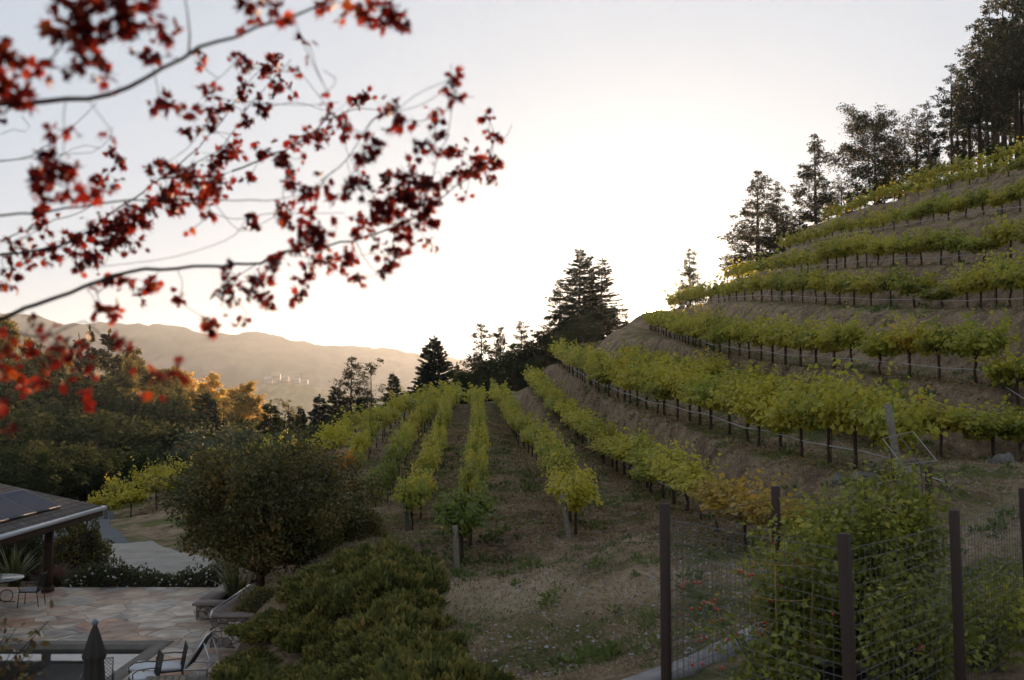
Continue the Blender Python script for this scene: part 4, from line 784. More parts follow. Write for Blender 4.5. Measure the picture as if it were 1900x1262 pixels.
e = empty('red_grass_clump', (-14.7, 32.3, G(-14.7, 32.3)), 'reddish brown weeping grass mound behind the pavilion post', 'plant'); blades(900, .95, M_redg, .008, 9, 1.7).build('leaves', M_redg, e)
def bush(name, x, y, z, r, h, m, lab, n, leaf, seed, shape=KITE, group=None, cat='shrub', flowers=0, fm=None, up=.2, core=None):
    rg = np.random.default_rng(seed); d = unit(n, rg); d[:, 2] = np.abs(d[:, 2]); lump = 1+.22*np.sin(d[:, 0]*5+seed)*np.cos(d[:, 1]*6+seed*2)+.1*np.sin(d[:, 2]*11+seed); rad = rg.uniform(.55, 1, n)**.4*lump
    P = d*rad[:, None]*np.array([r, r, h]); D = d+np.array([0, 0, up])+rg.normal(size=(n, 3))*.5; e = empty(name, (x, y, z), lab, cat, group); b = MB().leaves(P, D, rg.normal(size=(n, 3))*.8+[0, 0, .6], leaf*rg.uniform(.6, 1.3, n), shape); b.build('foliage', m, e)
    s = MB()
    for k in range(6): a = k*1.05; s.tube([(0, 0, -.15), (math.cos(a)*r*.25, math.sin(a)*r*.25, h*.35), (math.cos(a)*r*.5, math.sin(a)*r*.5, h*.75)], [.03, .02, .008], 5)
    s.build('stems', M_bark, e)
    if core:
        th = np.linspace(0, math.pi/2, 8); pr = [(r*.82*math.cos(q)+.001, h*.82*math.sin(q)) for q in th]; MB().lathe(pr, k=24).build('core', core, e, smooth=True)  # dark dome closes the gaps, painted stand-in for shade between the leaves
    if flowers:
        q = unit(flowers, rg); q[:, 2] = np.abs(q[:, 2])*.8+.15; Pf = q*np.array([r, r, h])*1.0; f = MB()
        for p in Pf: f.leaves(np.repeat(p[None], 6, 0), unit(6, rg)+q[0]*.2+[0, -.3, .4], unit(6, rg), .055, OVAL*np.array([1.5, 1, 1]))
        f.build('blossoms', fm, e)
    return e
M_rose = leafmat('rose_leaf', [(0, (.03, .045, .02)), (.6, (.07, .08, .03)), (1, (.13, .11, .04))], .25, .5, .4); M_wfl = mat('white_petal', (.75, .72, .68), .7, .2)
for k, (px, py, r, h) in enumerate([(150,1088,.55,.5),(180,1089,.65,.62),(212,1090,.65,.68),(245,1091,.6,.55),(275,1092,.55,.5),(303,1093,.45,.4),(345,1094,.5,.5),(375,1094,.55,.5),(408,1092,.5,.55)]):
    Y = 31.9; p = at(px, py, Y); bush('rose_bush', p.x, Y, G(p.x, Y), r, h+.12, M_rose, ['leafy white rose bush touching the pavilion corner post','white rose bush second from the pavilion corner post','tallest white rose bush in the row before the gravel','white rose bush right of the tallest one before the gravel','low white rose bush densely flowered before the gravel','small white rose bush ending the row left of the gap','white rose bush just right of the gap to the driveway','white rose bush under the round tree left side','white rose bush touching the flax planter'][k], 900, .075, 40+k, group='white roses along the far patio edge', flowers=14, fm=M_wfl, core=M_soil_shade)
bush('shrub', -15.2, 35.2, G(-15.2, 35.2), 1.1, 2.1, M_pers, 'dark upright shrub behind the pavilion corner post', 4500, .12, 60, OVAL, core=M_soil_shade)
bush('shrub', -17.6, 35.5, G(-17.6, 35.5), 1.4, 1.9, M_oak, 'dark shrub behind the flax beneath the roof edge', 4500, .12, 61, OVAL, core=M_soil_shade)
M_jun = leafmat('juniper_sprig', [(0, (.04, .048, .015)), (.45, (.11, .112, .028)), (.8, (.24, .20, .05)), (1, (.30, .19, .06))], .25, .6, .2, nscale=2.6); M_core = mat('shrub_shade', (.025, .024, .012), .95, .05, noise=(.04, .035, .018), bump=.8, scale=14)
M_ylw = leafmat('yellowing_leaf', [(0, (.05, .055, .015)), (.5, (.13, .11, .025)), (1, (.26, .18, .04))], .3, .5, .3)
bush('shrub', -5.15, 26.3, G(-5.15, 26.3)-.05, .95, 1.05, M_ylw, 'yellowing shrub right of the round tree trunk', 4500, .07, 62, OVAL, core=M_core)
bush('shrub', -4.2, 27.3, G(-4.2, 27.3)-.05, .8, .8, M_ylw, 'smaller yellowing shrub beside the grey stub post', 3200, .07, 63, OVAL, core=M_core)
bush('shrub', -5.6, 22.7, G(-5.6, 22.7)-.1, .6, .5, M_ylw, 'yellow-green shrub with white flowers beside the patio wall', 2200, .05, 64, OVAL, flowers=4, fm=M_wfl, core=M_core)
JV = []
for v in range(5):
    rg = np.random.default_rng(300+v); n = 9000; d = unit(n, rg); d[:, 2] = np.abs(d[:, 2]); lu = lambda d: 1+.20*np.sin(d[:, 0]*5+v*2)*np.cos(d[:, 1]*6+v)+.12*np.sin(d[:, 1]*13+v*3+d[:, 0]*9)
    P = d*(lu(d)*rg.uniform(.86, 1.03, n))[:, None]*np.array([1.0, 1.0, .7]); D = d*.6+np.array([0, 0, .8])+rg.normal(size=(n, 3))*.35
    f = MB().leaves(P, D, rg.normal(size=(n, 3)), .095*rg.uniform(.4, 1.9, n)**1.2, SLIM*np.array([1.3, 1, 1])).mesh('juniper_foliage', M_jun)
    th = np.linspace(0, math.pi/2, 14); k = 40; V = []
    for q in th:
        a = np.arange(k)/k*2*math.pi; dd = np.stack([np.cos(a)*math.cos(q), np.sin(a)*math.cos(q), np.full(k, math.sin(q))], 1); V.append(dd*(lu(dd)*.87)[:, None]*np.array([1, 1, .7]))
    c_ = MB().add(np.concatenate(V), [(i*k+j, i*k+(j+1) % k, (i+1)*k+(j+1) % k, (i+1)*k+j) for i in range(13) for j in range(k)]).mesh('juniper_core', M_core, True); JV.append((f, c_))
rg = np.random.default_rng(12); BY = [(14, -.6), (15.2, -.9), (17.2, -1.35), (20, -1.9), (24.5, -2.9), (26, -3.3)]; nj = 0; jl = []; JC = {}
for iy, Y in enumerate(np.arange(14.2, 25.4, 1.12)):
    xr = np.interp(Y, [q[0] for q in BY], [q[1] for q in BY])-.45; xl = -5.5 if Y < 18.5 else (-5.0 if Y < 21 else (-4.5 if Y < 23.6 else -4.0))
    xs = np.arange(xr, xl, -1.1)
    for ix, X in enumerate(xs): jl.append((X-.45*(iy % 2)*(ix > 0)+rg.normal(0, .08), Y+rg.normal(0, .12), iy, ix, len(xs)))
for X, Y, iy, ix, nx_ in jl:
    z = G(X, Y)-.2; s = rg.uniform(.66, 1.08); side = 'on the lawn side' if ix == 0 else ('against the patio side' if ix >= nx_-1 else 'inside the mass')
    wh = ['nearest', 'second', 'third', 'fourth', 'fifth', 'sixth', 'seventh', 'eighth', 'ninth', 'tenth', 'eleventh', 'farthest'][iy]
    JK = (iy, side if side != 'inside the mass' else (ix < nx_/2)); JC[JK] = JC.get(JK, 0)+1
    lab = f'low juniper mound {side}{"" if side != "inside the mass" else (" right half" if ix < nx_/2 else " left half")}, {wh} line from the camera'+('' if JC[JK] == 1 else ', further left')
    e = empty('juniper_shrub', (X, Y, z), lab, 'shrub', 'juniper mounds on the slope above the patio', rg.uniform(0, 6)); e.scale = (s, s, s*rg.uniform(.85, 1.15)*(.62 if ix >= nx_-1 else .95)); k = rg.integers(5)
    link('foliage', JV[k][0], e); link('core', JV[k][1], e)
# twiggy shrub at the lower left corner
M_twl = leafmat('bronze_leaf', [(0, (.04, .03, .012)), (.5, (.09, .055, .02)), (1, (.16, .11, .03))], .35, .4, .5)
e = empty('bronze_shrub', (-4.7, 6.9, G(-4.7, 6.9)), 'twiggy bronze leaved shrub reaching into the lower left corner', 'shrub'); o0 = Vector(e.location); b = MB(); lf = MB(); rg = np.random.default_rng(8)
root = np.array([0, 0, 0.])
for tip in [(90,1152),(85,1225),(60,1185),(70,1250),(30,1165),(20,1210),(45,1235),(10,1180),(35,1262),(60,1215),(-10,1150),(0,1240),(-30,1180),(-60,1160),(-90,1200)]:
    T_ = np.array(at(tip[0], tip[1], 7+rg.normal(0, .25))-o0); mid = T_*.6+np.array([-.25, 0, -.1])+rg.normal(size=3)*.06; pts = spline([root, root*.5+mid*.5+[-.1, 0, .1], mid, (mid+T_)/2+rg.normal(size=3)*.05, T_], .08); b.tube(pts, np.linspace(.014, .003, len(pts)), 4)
    k = len(pts); ii = rg.integers(int(k*.45), k, 46); P = pts[ii]+rg.normal(size=(46, 3))*.05; lf.leaves(P, rg.normal(size=(46, 3))+[.3, 0, .1], rg.normal(size=(46, 3)), .055*rg.uniform(.6, 1.3, 46), OVAL)
b.build('branches', M_bark, e); lf.build('foliage', M_twl, e)
# ---------------------------------------------------------------- fenced kitchen garden
M_fpost = mat('stained_fence_post', (.045, .03, .024), .75, .25, noise=(.055, .032, .024), scale=10, bump=.3)
M_mesh2 = mat('galvanised_mesh', (.13, .12, .115), .55, .5, metal=.4)
FZ = -1.10
FP = [(6.2, 14.9), (4.67, 13.3), (3.1, 11.8), (1.51, 9.9), (2.66, 7.97), (4.25, 9.6), (5.9, 11.5), (7.5, 13.4)]
fe = empty('garden_fence', (3.9, 11, G(3.9, 11)), 'brown timber post and wire mesh fence enclosing the tomato garden', 'fence')
for i, (x, y) in enumerate(FP):
    z = G(x, y)-.35; b = MB(); top = FZ+R.normal(0, .015); b.box((x, y, (z+top)/2), (.082, .082, top-z), rot=Matrix.Rotation(R.normal(0, .012), 3, 'X') @ Matrix.Rotation(R.normal(0, .012), 3, 'Y') @ Matrix.Rotation(.87+R.normal(0, .08), 3, 'Z')); o = child(b, 'post', M_fpost, fe); bv = o.modifiers.new('b', 'BEVEL'); bv.width = .006
for i in range(len(FP)-1):
    a, c = np.array(FP[i]), np.array(FP[i+1]); Lg = np.linalg.norm(c-a); u_ = (c-a)/Lg; nn = np.array([-u_[1], u_[0]])*(.05 if i >= 3 else -.05); b = MB(); za = G(*a)+.02; zc = G(*c)+.02
    H_ = 1.62
    for h in np.linspace(0, H_, 17):
        P = [(a[0]+nn[0]+(c-a)[0]*t, a[1]+nn[1]+(c-a)[1]*t, FZ-.17-h+.008*math.sin(t*9+h*5)) for t in np.linspace(0, 1, 7)]; b.tube(P, .0028 if h > 0 else .0036, 3, cap=False)
    nv = int(Lg/.102)
    for k in range(nv+1):
        t = k/nv; x, y = a+nn+(c-a)*t; b.tube([(x, y, FZ-.17), (x+.002*math.sin(k), y, FZ-1.0), (x, y, FZ-.17-H_)], .0028, 3, cap=False)
    child(b, 'wire_panel', M_mesh2, fe)
# pale concrete edging beside the fence
M_conc = mat('pale_concrete', (.24, .22, .21), .9, .2, noise=(.17, .155, .15), scale=3, bump=.2)
b = MB(); E = [(.2, 9.3), (1.0, 10.75), (2.3, 12.35), (3.9, 13.9), (5.2, 15.3)]
for i in range(len(E)-1):
    a, c = np.array(E[i]), np.array(E[i+1]); u_ = (c-a)/np.linalg.norm(c-a); nn = np.array([-u_[1], u_[0]])*.19; a2, c2 = a+u_*.01, c-u_*.01; za = max(G(*a), G(*(a+nn)), G(*(a-nn)))+.03; zc = max(G(*c), G(*(c+nn)), G(*(c-nn)))+.03
    V = [(*(a2-nn), za), (*(c2-nn), zc), (*(c2+nn), zc), (*(a2+nn), za)]; V += [(x, y, z-.5) for x, y, z in V]; b.add(V, [(0, 1, 2, 3), (4, 7, 6, 5), (0, 4, 5, 1), (1, 5, 6, 2), (2, 6, 7, 3), (3, 7, 4, 0)])
tag(b.build('path', M_conc), kind='structure')
# raised beds inside
M_board = mat('bed_board', (.28, .25, .22), .9, .2, noise=(.2, .18, .16), scale=8)
for k, (x, y, lab) in enumerate([(3.0, 10.3, 'weathered board bed edging left among the tomato plants'), (4.9, 12.4, 'weathered board bed edging at the back of the tomato garden')]):
    z = G(x, y); e = empty('raised_bed', (x, y, z), lab, 'raised bed', rz=.87)
    for sx, sy, dx, dy in ((0, .45, 2.0, .04), (0, -.45, 2.0, .04), (1.02, 0, .04, .94), (-1.02, 0, .04, .94)): b = MB(); b.box((sx, sy, .1), (dx, dy, .3)); b.build('board', M_board, e)
    b = MB(); b.box((0, 0, .05), (1.98, .84, .2)); b.build('soil', M_soil_shade, e)
# tomato plants
M_tom = leafmat('tomato_leaf', [(0, (.08, .095, .016)), (.5, (.19, .20, .03)), (.85, (.34, .31, .045)), (1, (.42, .32, .05))], .4, .5, .3, nscale=1.5)
M_red = mat('ripe_tomato', (.48, .02, .015), .3, .5); M_org = mat('turning_tomato', (.55, .16, .03), .3, .5); M_stem = mat('green_stem', (.10, .12, .04), .7, .2)
ico = MB().lathe([(0, -.5), (.3, -.42), (.48, -.15), (.5, .1), (.38, .38), (.12, .45), (0, .40)], k=12); TOM = [ico.mesh('tomato', M_red, True), ico.mesh('tomato', M_org, True)]
def tomato(x, y, w, h, n, lab, seed, toms, dense=1.0, lean=(0, 0)):
    rg = np.random.default_rng(seed); z = G(x, y); e = empty('tomato_plant', (x, y, z), lab, 'plant', 'tomato plants in the fenced garden'); sb = MB(); P = []; D = []; tips = []
    for i in range(n):
        a = rg.uniform(0, 6.28); q = rg.uniform(.2, 1)**.7; T_ = np.array([math.cos(a)*w*q, math.sin(a)*w*q, h*rg.uniform(.55, 1.0)*(1-.25*q)])+np.array([*lean, 0])*rg.uniform(.3, 1); m0 = T_*.5+[0, 0, h*.12]+rg.normal(size=3)*.06; pts = spline([(0, 0, 0), m0, T_], .12); sb.tube(pts, np.linspace(.009, .003, len(pts)), 4); tips.append(T_)
        for j in range(1, len(pts)):
            for s_ in range(int(14*dense)): o = rg.normal(size=3)*[.11, .11, .08]; P.append(pts[j]+o); D.append(o+[0, 0, -.06]+rg.normal(size=3)*.04)
    P = np.array(P); D = np.array(D); m = len(P); MB().leaves(P, D, rg.normal(size=(m, 3))*.5+[0, 0, 1], .085*rg.uniform(.5, 1.3, m), KITE*np.array([.75, 1, 1])).build('foliage', M_tom, e); sb.build('stems', M_stem, e)
    for (px, py) in toms:
        p = at(px, py, 1.0); d = np.array(p); c = np.array([x, y]); # the fruit hangs on this plant's camera side
        Y = y-w*rg.uniform(.35, .8); q = d*Y; o = link('tomato', TOM[1 if rg.random() < .12 else 0], e, Vector(q)-e.location); s_ = rg.uniform(.022, .034); o.scale = (s_, s_, s_)
    return e
tomato(2.62, 10.3, .75, 1.15, 16, 'sparse lower left tomato plant heavy with red fruit by the first fence post', 21, [(1262,1086),(1266,1090),(1272,1082),(1287,1081),(1298,1081),(1284,1130),(1302,1120),(1307,1117),(1312,1118),(1317,1120),(1323,1122),(1299,1129),(1326,1128),(1330,1131),(1326,1114),(1336,1150),(1322,1153),(1298,1180),(1300,1190),(1328,1206),(1285,1234),(1303,1232),(1350,1188),(1369,1177),(1310,1185),(1340,1240)], .45)
tomato(2.95, 10.75, .5, 2.0, 26, 'pale yellow-green tomato plant inside the yellow hoop cage', 22, [(1370,1060),(1376,1059),(1378,1064),(1391,1068),(1396,1067),(1403,1158),(1408,1174),(1410,1178),(1418,1155),(1420,1168),(1424,1158),(1419,1178),(1430,1115),(1446,1086),(1416,1190),(1447,1220),(1435,1008)], .9)
tomato(3.75, 11.2, .8, 2.3, 34, 'tall bushy tomato plant with bunched red fruit behind the corner post', 23, [(1480,1040),(1488,1049),(1490,1056),(1494,1052),(1497,1060),(1500,1051),(1503,1056),(1489,1062),(1465,1150),(1470,1172),(1478,1200),(1543,1135),(1480,1228),(1472,1226)], 1.25)
tomato(4.5, 11.7, .72, 2.45, 32, 'tallest tomato plant between corner post and middle brown post', 24, [(1667,1035),(1654,1042),(1620,1098),(1617,1106),(1593,1122),(1598,1118),(1625,1118),(1622,1122),(1592,1195),(1587,1205),(1716,1110)], 1.3)
tomato(4.05, 10.2, .65, 1.5, 24, 'dark low tomato plant in front of the tallest one', 25, [(1710,1199),(1715,1201),(1707,1206),(1545,1140)], 1.1)
tomato(5.3, 11.3, .6, 1.15, 16, 'dark tomato plant behind the middle brown fence post', 26, [(1760,1150)], .9)
tomato(6.3, 12.4, .7, .95, 14, 'low dark tomato plant near the right edge of the garden', 27, [], .8)
# yellow tomato cage and black stakes
M_yel = mat('yellow_hoop', (.34, .19, .035), .5, .4)
c0 = at(1452, 1000, 10.6); zc = G(c0.x, 10.6); e = empty('tomato_cage', (c0.x, 10.6, zc), 'yellow hoop tomato cage round the pale green plant', 'plant cage')
for py, r in ((1040, .33), (1103, .32), (1188, .28)): z = at(1452, py, 10.6).z-zc; th = np.linspace(0, 2*math.pi, 40); MB().tube([(r*math.cos(q), r*math.sin(q), z) for q in th], .0045, 6).build('ring', M_yel, e, smooth=True)
for a in (.9, 2.6, 4.2, 5.6): b = MB(); zt = at(1452, 1040, 10.6).z-zc; b.tube([(.33*math.cos(a), .33*math.sin(a), zt), (.26*math.cos(a), .26*math.sin(a), .02)], .0045, 6); b.build('leg', M_yel, e)
for px, pt, Y, lab in [(1486,880,9.9,'thin black stake at the left of the bushy tomato plant')][:0]: pass
# bent wire frame and rusty stake by the leaning post
zz = at(1700, 880, 17).z; e = empty('wire_gate_frame', (6.9, 17.0, G(6.9, 17)), 'tilted thin metal rectangle frame leaning on a rusty stake by the leaning post', 'wire frame'); o0 = np.array(e.location)
q = [np.array(at(*c)) for c in [(1638,814,17.4),(1694,801,17.4),(1739,856,16.6),(1674,862,16.6)]]; MB().tube([c-o0 for c in q+[q[0]]], .009, 5).build('frame', M_wire, e)
a = np.array(at(1669,808,17.4)); c = np.array(at(1708,862,16.6)); g_ = np.array(at(1724,985,16.6)); g_[2] = G(g_[0], g_[1])-.1; MB().tube([a-o0, c-o0, g_-o0], .014, 6).build('stake', M_stake, e)
# rocks
M_rock = mat('grey_rock', (.17, .15, .13), .9, .2, noise=(.09, .078, .068), scale=9, bump=.6)
def rock(px, py, w, h, lab, seed):
    p = hit(px, py, 12, 60); rg = np.random.default_rng(seed); th = np.linspace(0, math.pi, 9); k = 14; V = []
    for q in th: a = np.arange(k)/k*6.283; d = np.stack([np.cos(a)*math.sin(q), np.sin(a)*math.sin(q), np.full(k, math.cos(q))], 1); V.append(d*(1+.25*np.sin(d[:, 0]*4+seed)*np.cos(d[:, 1]*5+seed)+.1*np.sin(d[:, 2]*9+seed))[:, None]*[w/2, w/2.4, h])
    b = MB().add(np.concatenate(V), [(i*k+j, (i+1)*k+j, (i+1)*k+(j+1) % k, i*k+(j+1) % k) for i in range(8) for j in range(k)]); o = b.build('rock', M_rock, loc=(p.x, p.y, p.z)); o.rotation_euler = (0, 0, seed); tag(o, lab, 'rock')
rock(1605, 890, .9, .22, 'flat grey rock just left of the leaning wooden post', 3); rock(1556, 897, .4, .25, 'small blue-grey rock left of the flat rock', 4); rock(1860, 862, .8, .3, 'pale rock lying under the shaded vines at the right edge', 6); rock(1700, 862, .5, .15, 'pale flat stone behind the leaning post', 8)
# ---------------------------------------------------------------- red maple reaching in from the left
M_map = leafmat('maple_leaf', [(0, (.03, .006, .005)), (.4, (.09, .008, .006)), (.7, (.23, .018, .009)), (.9, (.38, .06, .014)), (1, (.44, .14, .026))], .4, .6, .15, tcol=1.25, nscale=3)
M_mbark = mat('maple_bark', (.025, .018, .016), .9, .2)
mp = empty('red_maple', (-4.6, 1.2, G(-4.6, 1.2)), 'red leaved maple whose branches reach across the upper left sky', 'tree'); o0 = np.array(mp.location)
A3 = lambda L_: [np.array(at(*c)) for c in L_]
BR = [  # pixel polylines with metres ahead, start radius
 ([(-260,230,2.3),(0,198,2.35),(180,180,2.4),(270,150,2.4),(350,100,2.45),(480,52,2.5),(620,2,2.5),(760,-60,2.6)], .0085),
 ([(350,100,2.45),(352,55,2.45),(340,-20,2.4)], .003),
 ([(-200,60,2.2),(-20,210,2.2),(60,140,2.2),(120,80,2.3),(160,10,2.3)], .004),
 ([(-200,410,3.2),(0,398,3.2),(70,395,3.2),(180,378,3.2),(300,372,3.3),(400,372,3.4),(480,372,3.4),(570,362,3.5)], .005),
 ([(-200,510,3.6),(0,475,3.6),(110,455,3.7),(200,400,3.8),(300,330,3.9),(370,270,4.0),(430,200,4.0),(480,130,4.0),(520,100,4.0)], .006),
 ([(430,318,3.9),(480,297,3.9),(560,262,3.8),(620,215,3.8),(680,200,3.7),(720,215,3.7)], .004),
 ([(300,330,3.9),(390,330,3.9),(430,318,3.9)], .005),
 ([(-260,680,3.0),(0,592,3.0),(60,565,3.05),(150,534,3.1),(240,505,3.2),(330,497,3.3),(420,492,3.3),(480,488,3.4),(520,470,3.4),(600,458,3.5),(660,446,3.5),(710,430,3.5),(760,408,3.6),(810,375,3.6),(860,335,3.6),(905,300,3.7)], .0085),
 ([(560,465,3.5),(580,400,3.4),(600,340,3.4),(650,290,3.3),(680,235,3.3),(720,200,3.2)], .003),
 ([(240,505,3.2),(180,540,3.2),(190,575,3.2)], .003),
 ([(-160,560,2.8),(0,612,2.8),(30,620,2.8),(95,622,2.9),(148,597,2.9),(190,625,2.9),(235,655,2.9)], .005),
 ([(-200,330,3.2),(0,300,3.4),(50,290,3.5),(110,255,3.5),(180,190,3.5)], .003),
 ([(-60,470,3.6),(0,445,3.6),(60,425,3.7),(130,400,3.8),(190,370,3.8)], .003),
 ([(760,408,3.6),(800,330,3.4),(830,240,3.3),(850,150,3.3)], .002),
 ([(905,300,3.7),(912,260,3.7),(908,220,3.7)], .0018),
 ([(480,488,3.4),(430,520,3.4),(410,570,3.4)], .002),
 ([(660,446,3.5),(680,480,3.5),(700,510,3.5)], .002),
 ([(-160,640,2.4),(0,680,2.4),(20,740,2.4),(10,830,2.4)], .004),
 ([(300,330,3.9),(400,280,3.8),(470,190,3.7),(540,110,3.7)], .002),
]
limbs = []
for L_, r0 in BR:
    P = spline(A3(L_), .05); P[1:-1] += R.normal(size=(len(P)-2, 3))*.0035; rr = np.linspace(r0, max(.0012, r0*.2), len(P)); limbs.append((P, rr))
trunk = MB(); trunk.tube([(0, 0, -.3), (.05, .05, .8), (.0, .1, 1.8), (.15, .15, 2.8), (.1, .2, 3.8), (.2, .3, 5)], [.14, .11, .09, .07, .05, .03], 10)
for (P, rr), (L_, r0) in zip(limbs, BR):
    if L_[0][0] < -50:
        a = P[0]-o0; h = min(max(a[2]-.5, .6), 4.6); trunk.tube(spline([(.08, .12, h-.2), (np.array([.1, .15, h])+a)/2+[0, 0, .1], a], .15), np.linspace(max(.02, r0*2), r0, len(spline([(.08, .12, h-.2), (np.array([.1, .15, h])+a)/2+[0, 0, .1], a], .15))), 6)
trunk.build('trunk', M_mbark, mp, smooth=True)
for P, rr in limbs: MB().tube(P-o0, rr, 6).build('branch', M_mbark, mp, smooth=True)
# leaf clusters: pixel x, y, radius px, metres ahead, number
CL = [(130,60,30,2.2,8),(230,15,34,2.2,9),(250,60,28,2.25,7),(180,5,30,2.2,8),(0,90,30,2.2,7),(35,180,24,2.2,5),(75,345,22,2.4,5),(120,310,26,2.4,6),(440,110,14,3.0,4),(560,70,8,2.9,1),(600,0,22,2.5,5),(700,40,14,2.5,4),(150,30,45,2.2,12),(200,50,40,2.2,9),(110,60,26,2.2,7),(270,20,30,2.2,8),(165,85,40,2.2,9),(310,30,14,2.2,3),(120,125,8,2.2,1),(20,110,40,2.2,10),(20,150,28,2.2,6),(60,115,16,2.2,3),(190,128,32,2.2,5),(155,115,14,2.2,2),
 (275,90,14,2.6,3),(290,105,14,2.5,3),(465,15,22,2.4,5),(500,10,22,2.4,5),(520,28,12,2.4,2),(650,12,24,2.5,6),(680,12,20,2.5,5),(720,22,24,2.5,6),(740,45,12,2.5,3),(575,86,9,2.8,1),
 (370,110,16,3.0,5),(385,160,12,3.0,4),(295,195,22,2.9,5),(325,200,18,2.9,4),(350,210,12,2.9,3),(460,122,18,3.2,4),(550,125,12,3.2,3),(120,240,24,2.4,3),(100,330,38,2.4,6),(90,300,22,2.4,4),(130,355,28,2.4,5),(160,355,22,2.4,4),(95,370,20,2.5,3),(60,330,16,2.5,2),
 (500,130,26,4.0,16),(520,160,20,4.0,12),(510,105,14,4.0,7),(450,180,22,3.9,12),(430,195,14,3.9,6),(485,200,16,3.9,10),(455,225,14,3.9,7),(400,215,20,3.3,6),(380,235,20,3.4,8),(350,240,12,3.6,4),(435,270,16,4.0,9),(400,300,30,3.9,24),(420,290,20,3.9,12),
 (205,285,12,3.8,6),(220,300,13,3.8,7),(200,325,13,3.8,8),(290,305,16,3.4,5),(320,310,22,3.2,7),(350,330,36,3.6,22),(390,345,30,3.7,20),(320,350,26,3.7,14),(370,370,28,3.6,18),(400,350,18,3.4,8),(300,365,24,3.6,14),(270,385,26,3.7,16),(240,395,20,3.7,12),(330,380,24,3.6,14),(260,410,26,3.7,16),(215,415,26,3.7,18),(170,420,26,3.7,14),(140,440,28,3.7,16),(200,450,28,3.7,18),(235,440,20,3.7,12),(175,480,26,3.7,16),(150,490,16,3.7,9),(100,465,26,3.7,12),(60,475,24,3.7,10),(20,500,26,3.6,12),(10,530,22,3.6,9),(80,390,16,3.6,7),(85,410,14,3.6,6),(20,450,14,3.6,5),(45,442,10,3.6,4),
 (490,285,16,3.8,9),(530,290,20,3.5,9),(535,310,16,3.5,6),(465,330,8,3.8,3),(563,290,8,3.6,2),(545,270,14,3.7,5),(575,255,18,3.7,9),(600,250,16,3.7,8),(615,210,22,3.3,8),(640,225,14,3.3,4),(640,245,10,3.5,4),(665,185,14,3.8,7),(680,180,10,3.8,5),(720,200,20,3.0,6),(735,220,20,3.0,6),(755,225,10,3.1,3),(690,270,16,3.1,5),(665,290,18,3.1,7),(680,245,12,3.2,3),(668,325,9,3.5,4),(842,145,10,2.9,3),(838,165,16,2.9,5),(845,185,10,2.9,3),(810,215,11,3.1,4),(808,242,9,3.1,3),(782,265,20,3.0,6),(810,278,16,3.1,5),(845,282,12,3.8,6),(905,218,9,4.0,6),(918,257,12,3.9,7),
 (540,340,22,3.2,6),(585,350,16,3.3,5),(560,355,14,3.2,4),(600,330,8,3.3,2),(650,345,24,3.1,8),(675,355,14,3.2,4),(625,370,12,3.2,3),(465,405,12,3.6,5),(480,420,10,3.6,3),(530,385,14,3.6,7),(535,410,16,3.6,7),(520,395,12,3.6,5),(585,430,30,3.2,12),(600,455,22,3.2,8),(560,450,18,3.3,6),(570,400,12,3.4,4),
 (720,330,20,3.6,8),(760,330,26,3.6,16),(790,340,26,3.6,16),(740,360,26,3.5,16),(700,380,26,3.5,14),(770,370,28,3.5,18),(720,400,26,3.5,14),(800,380,20,3.5,10),(680,410,22,3.5,10),(660,430,14,3.5,6),(740,420,20,3.5,10),(780,410,16,3.5,8),(820,340,20,3.6,10),(850,325,18,3.7,9),(890,300,22,3.8,16),(870,320,18,3.8,11),(905,325,12,3.8,6),(920,300,14,3.8,8),(865,365,7,3.8,2),(800,405,14,3.5,6),(795,450,10,3.6,4),(750,440,18,3.5,8),(730,460,18,3.5,8),(715,500,18,3.5,9),(735,480,14,3.5,6),(700,450,12,3.5,4),(665,520,10,3.5,5),(640,490,16,3.5,7),(610,485,16,3.5,7),(575,490,14,3.5,6),(565,540,12,3.5,6),(545,550,8,3.5,3),(570,515,12,3.5,5),(645,470,14,3.5,6),
 (515,480,14,3.3,5),(500,500,8,3.3,2),(430,505,14,3.4,6),(425,530,18,3.4,8),(410,550,14,3.4,6),(485,520,18,3.4,10),(470,545,14,3.4,7),(495,560,14,3.4,6),(440,560,8,3.4,3),(455,590,10,3.4,3),(388,595,14,3.2,6),(395,612,10,3.2,3),(335,545,10,3.3,2),(335,560,8,3.3,2),(235,520,12,3.3,6),(270,525,12,3.3,4),(195,570,16,3.1,6),(180,575,10,3.1,3),(218,575,9,3.1,4),(175,530,8,3.2,2),(290,520,8,3.3,2),(205,510,10,3.2,3),
 (60,600,20,2.7,4),(95,610,26,2.6,7),(60,650,30,2.7,12),(90,670,34,2.7,16),(130,660,30,2.7,13),(155,640,20,2.7,7),(110,640,30,2.6,9),(20,650,26,2.9,13),(10,680,24,2.9,12),(40,690,26,2.9,15),(45,720,18,3.0,9),(135,700,14,2.8,5),(160,685,14,2.8,5),(230,635,20,2.6,5),(240,650,12,2.6,3),(170,720,14,2.7,5),(165,745,14,2.7,5),(75,715,16,2.8,5),(290,705,22,2.4,6),(320,695,18,2.4,5),(280,725,14,2.4,2),(330,680,12,2.4,2),(5,745,24,2.1,5),(10,800,24,2.1,4),(260,690,8,2.5,1),(5,620,16,2.8,5),(255,540,6,3.4,1),(610,175,12,2.7,1),(10,205,10,2.5,2),(395,395,9,3.6,3),(205,240,9,2.6,1),(350,430,6,3.6,2)]
allP = np.concatenate([P for P, _ in limbs]); lf = MB(); tw = MB(); MAP5 = []
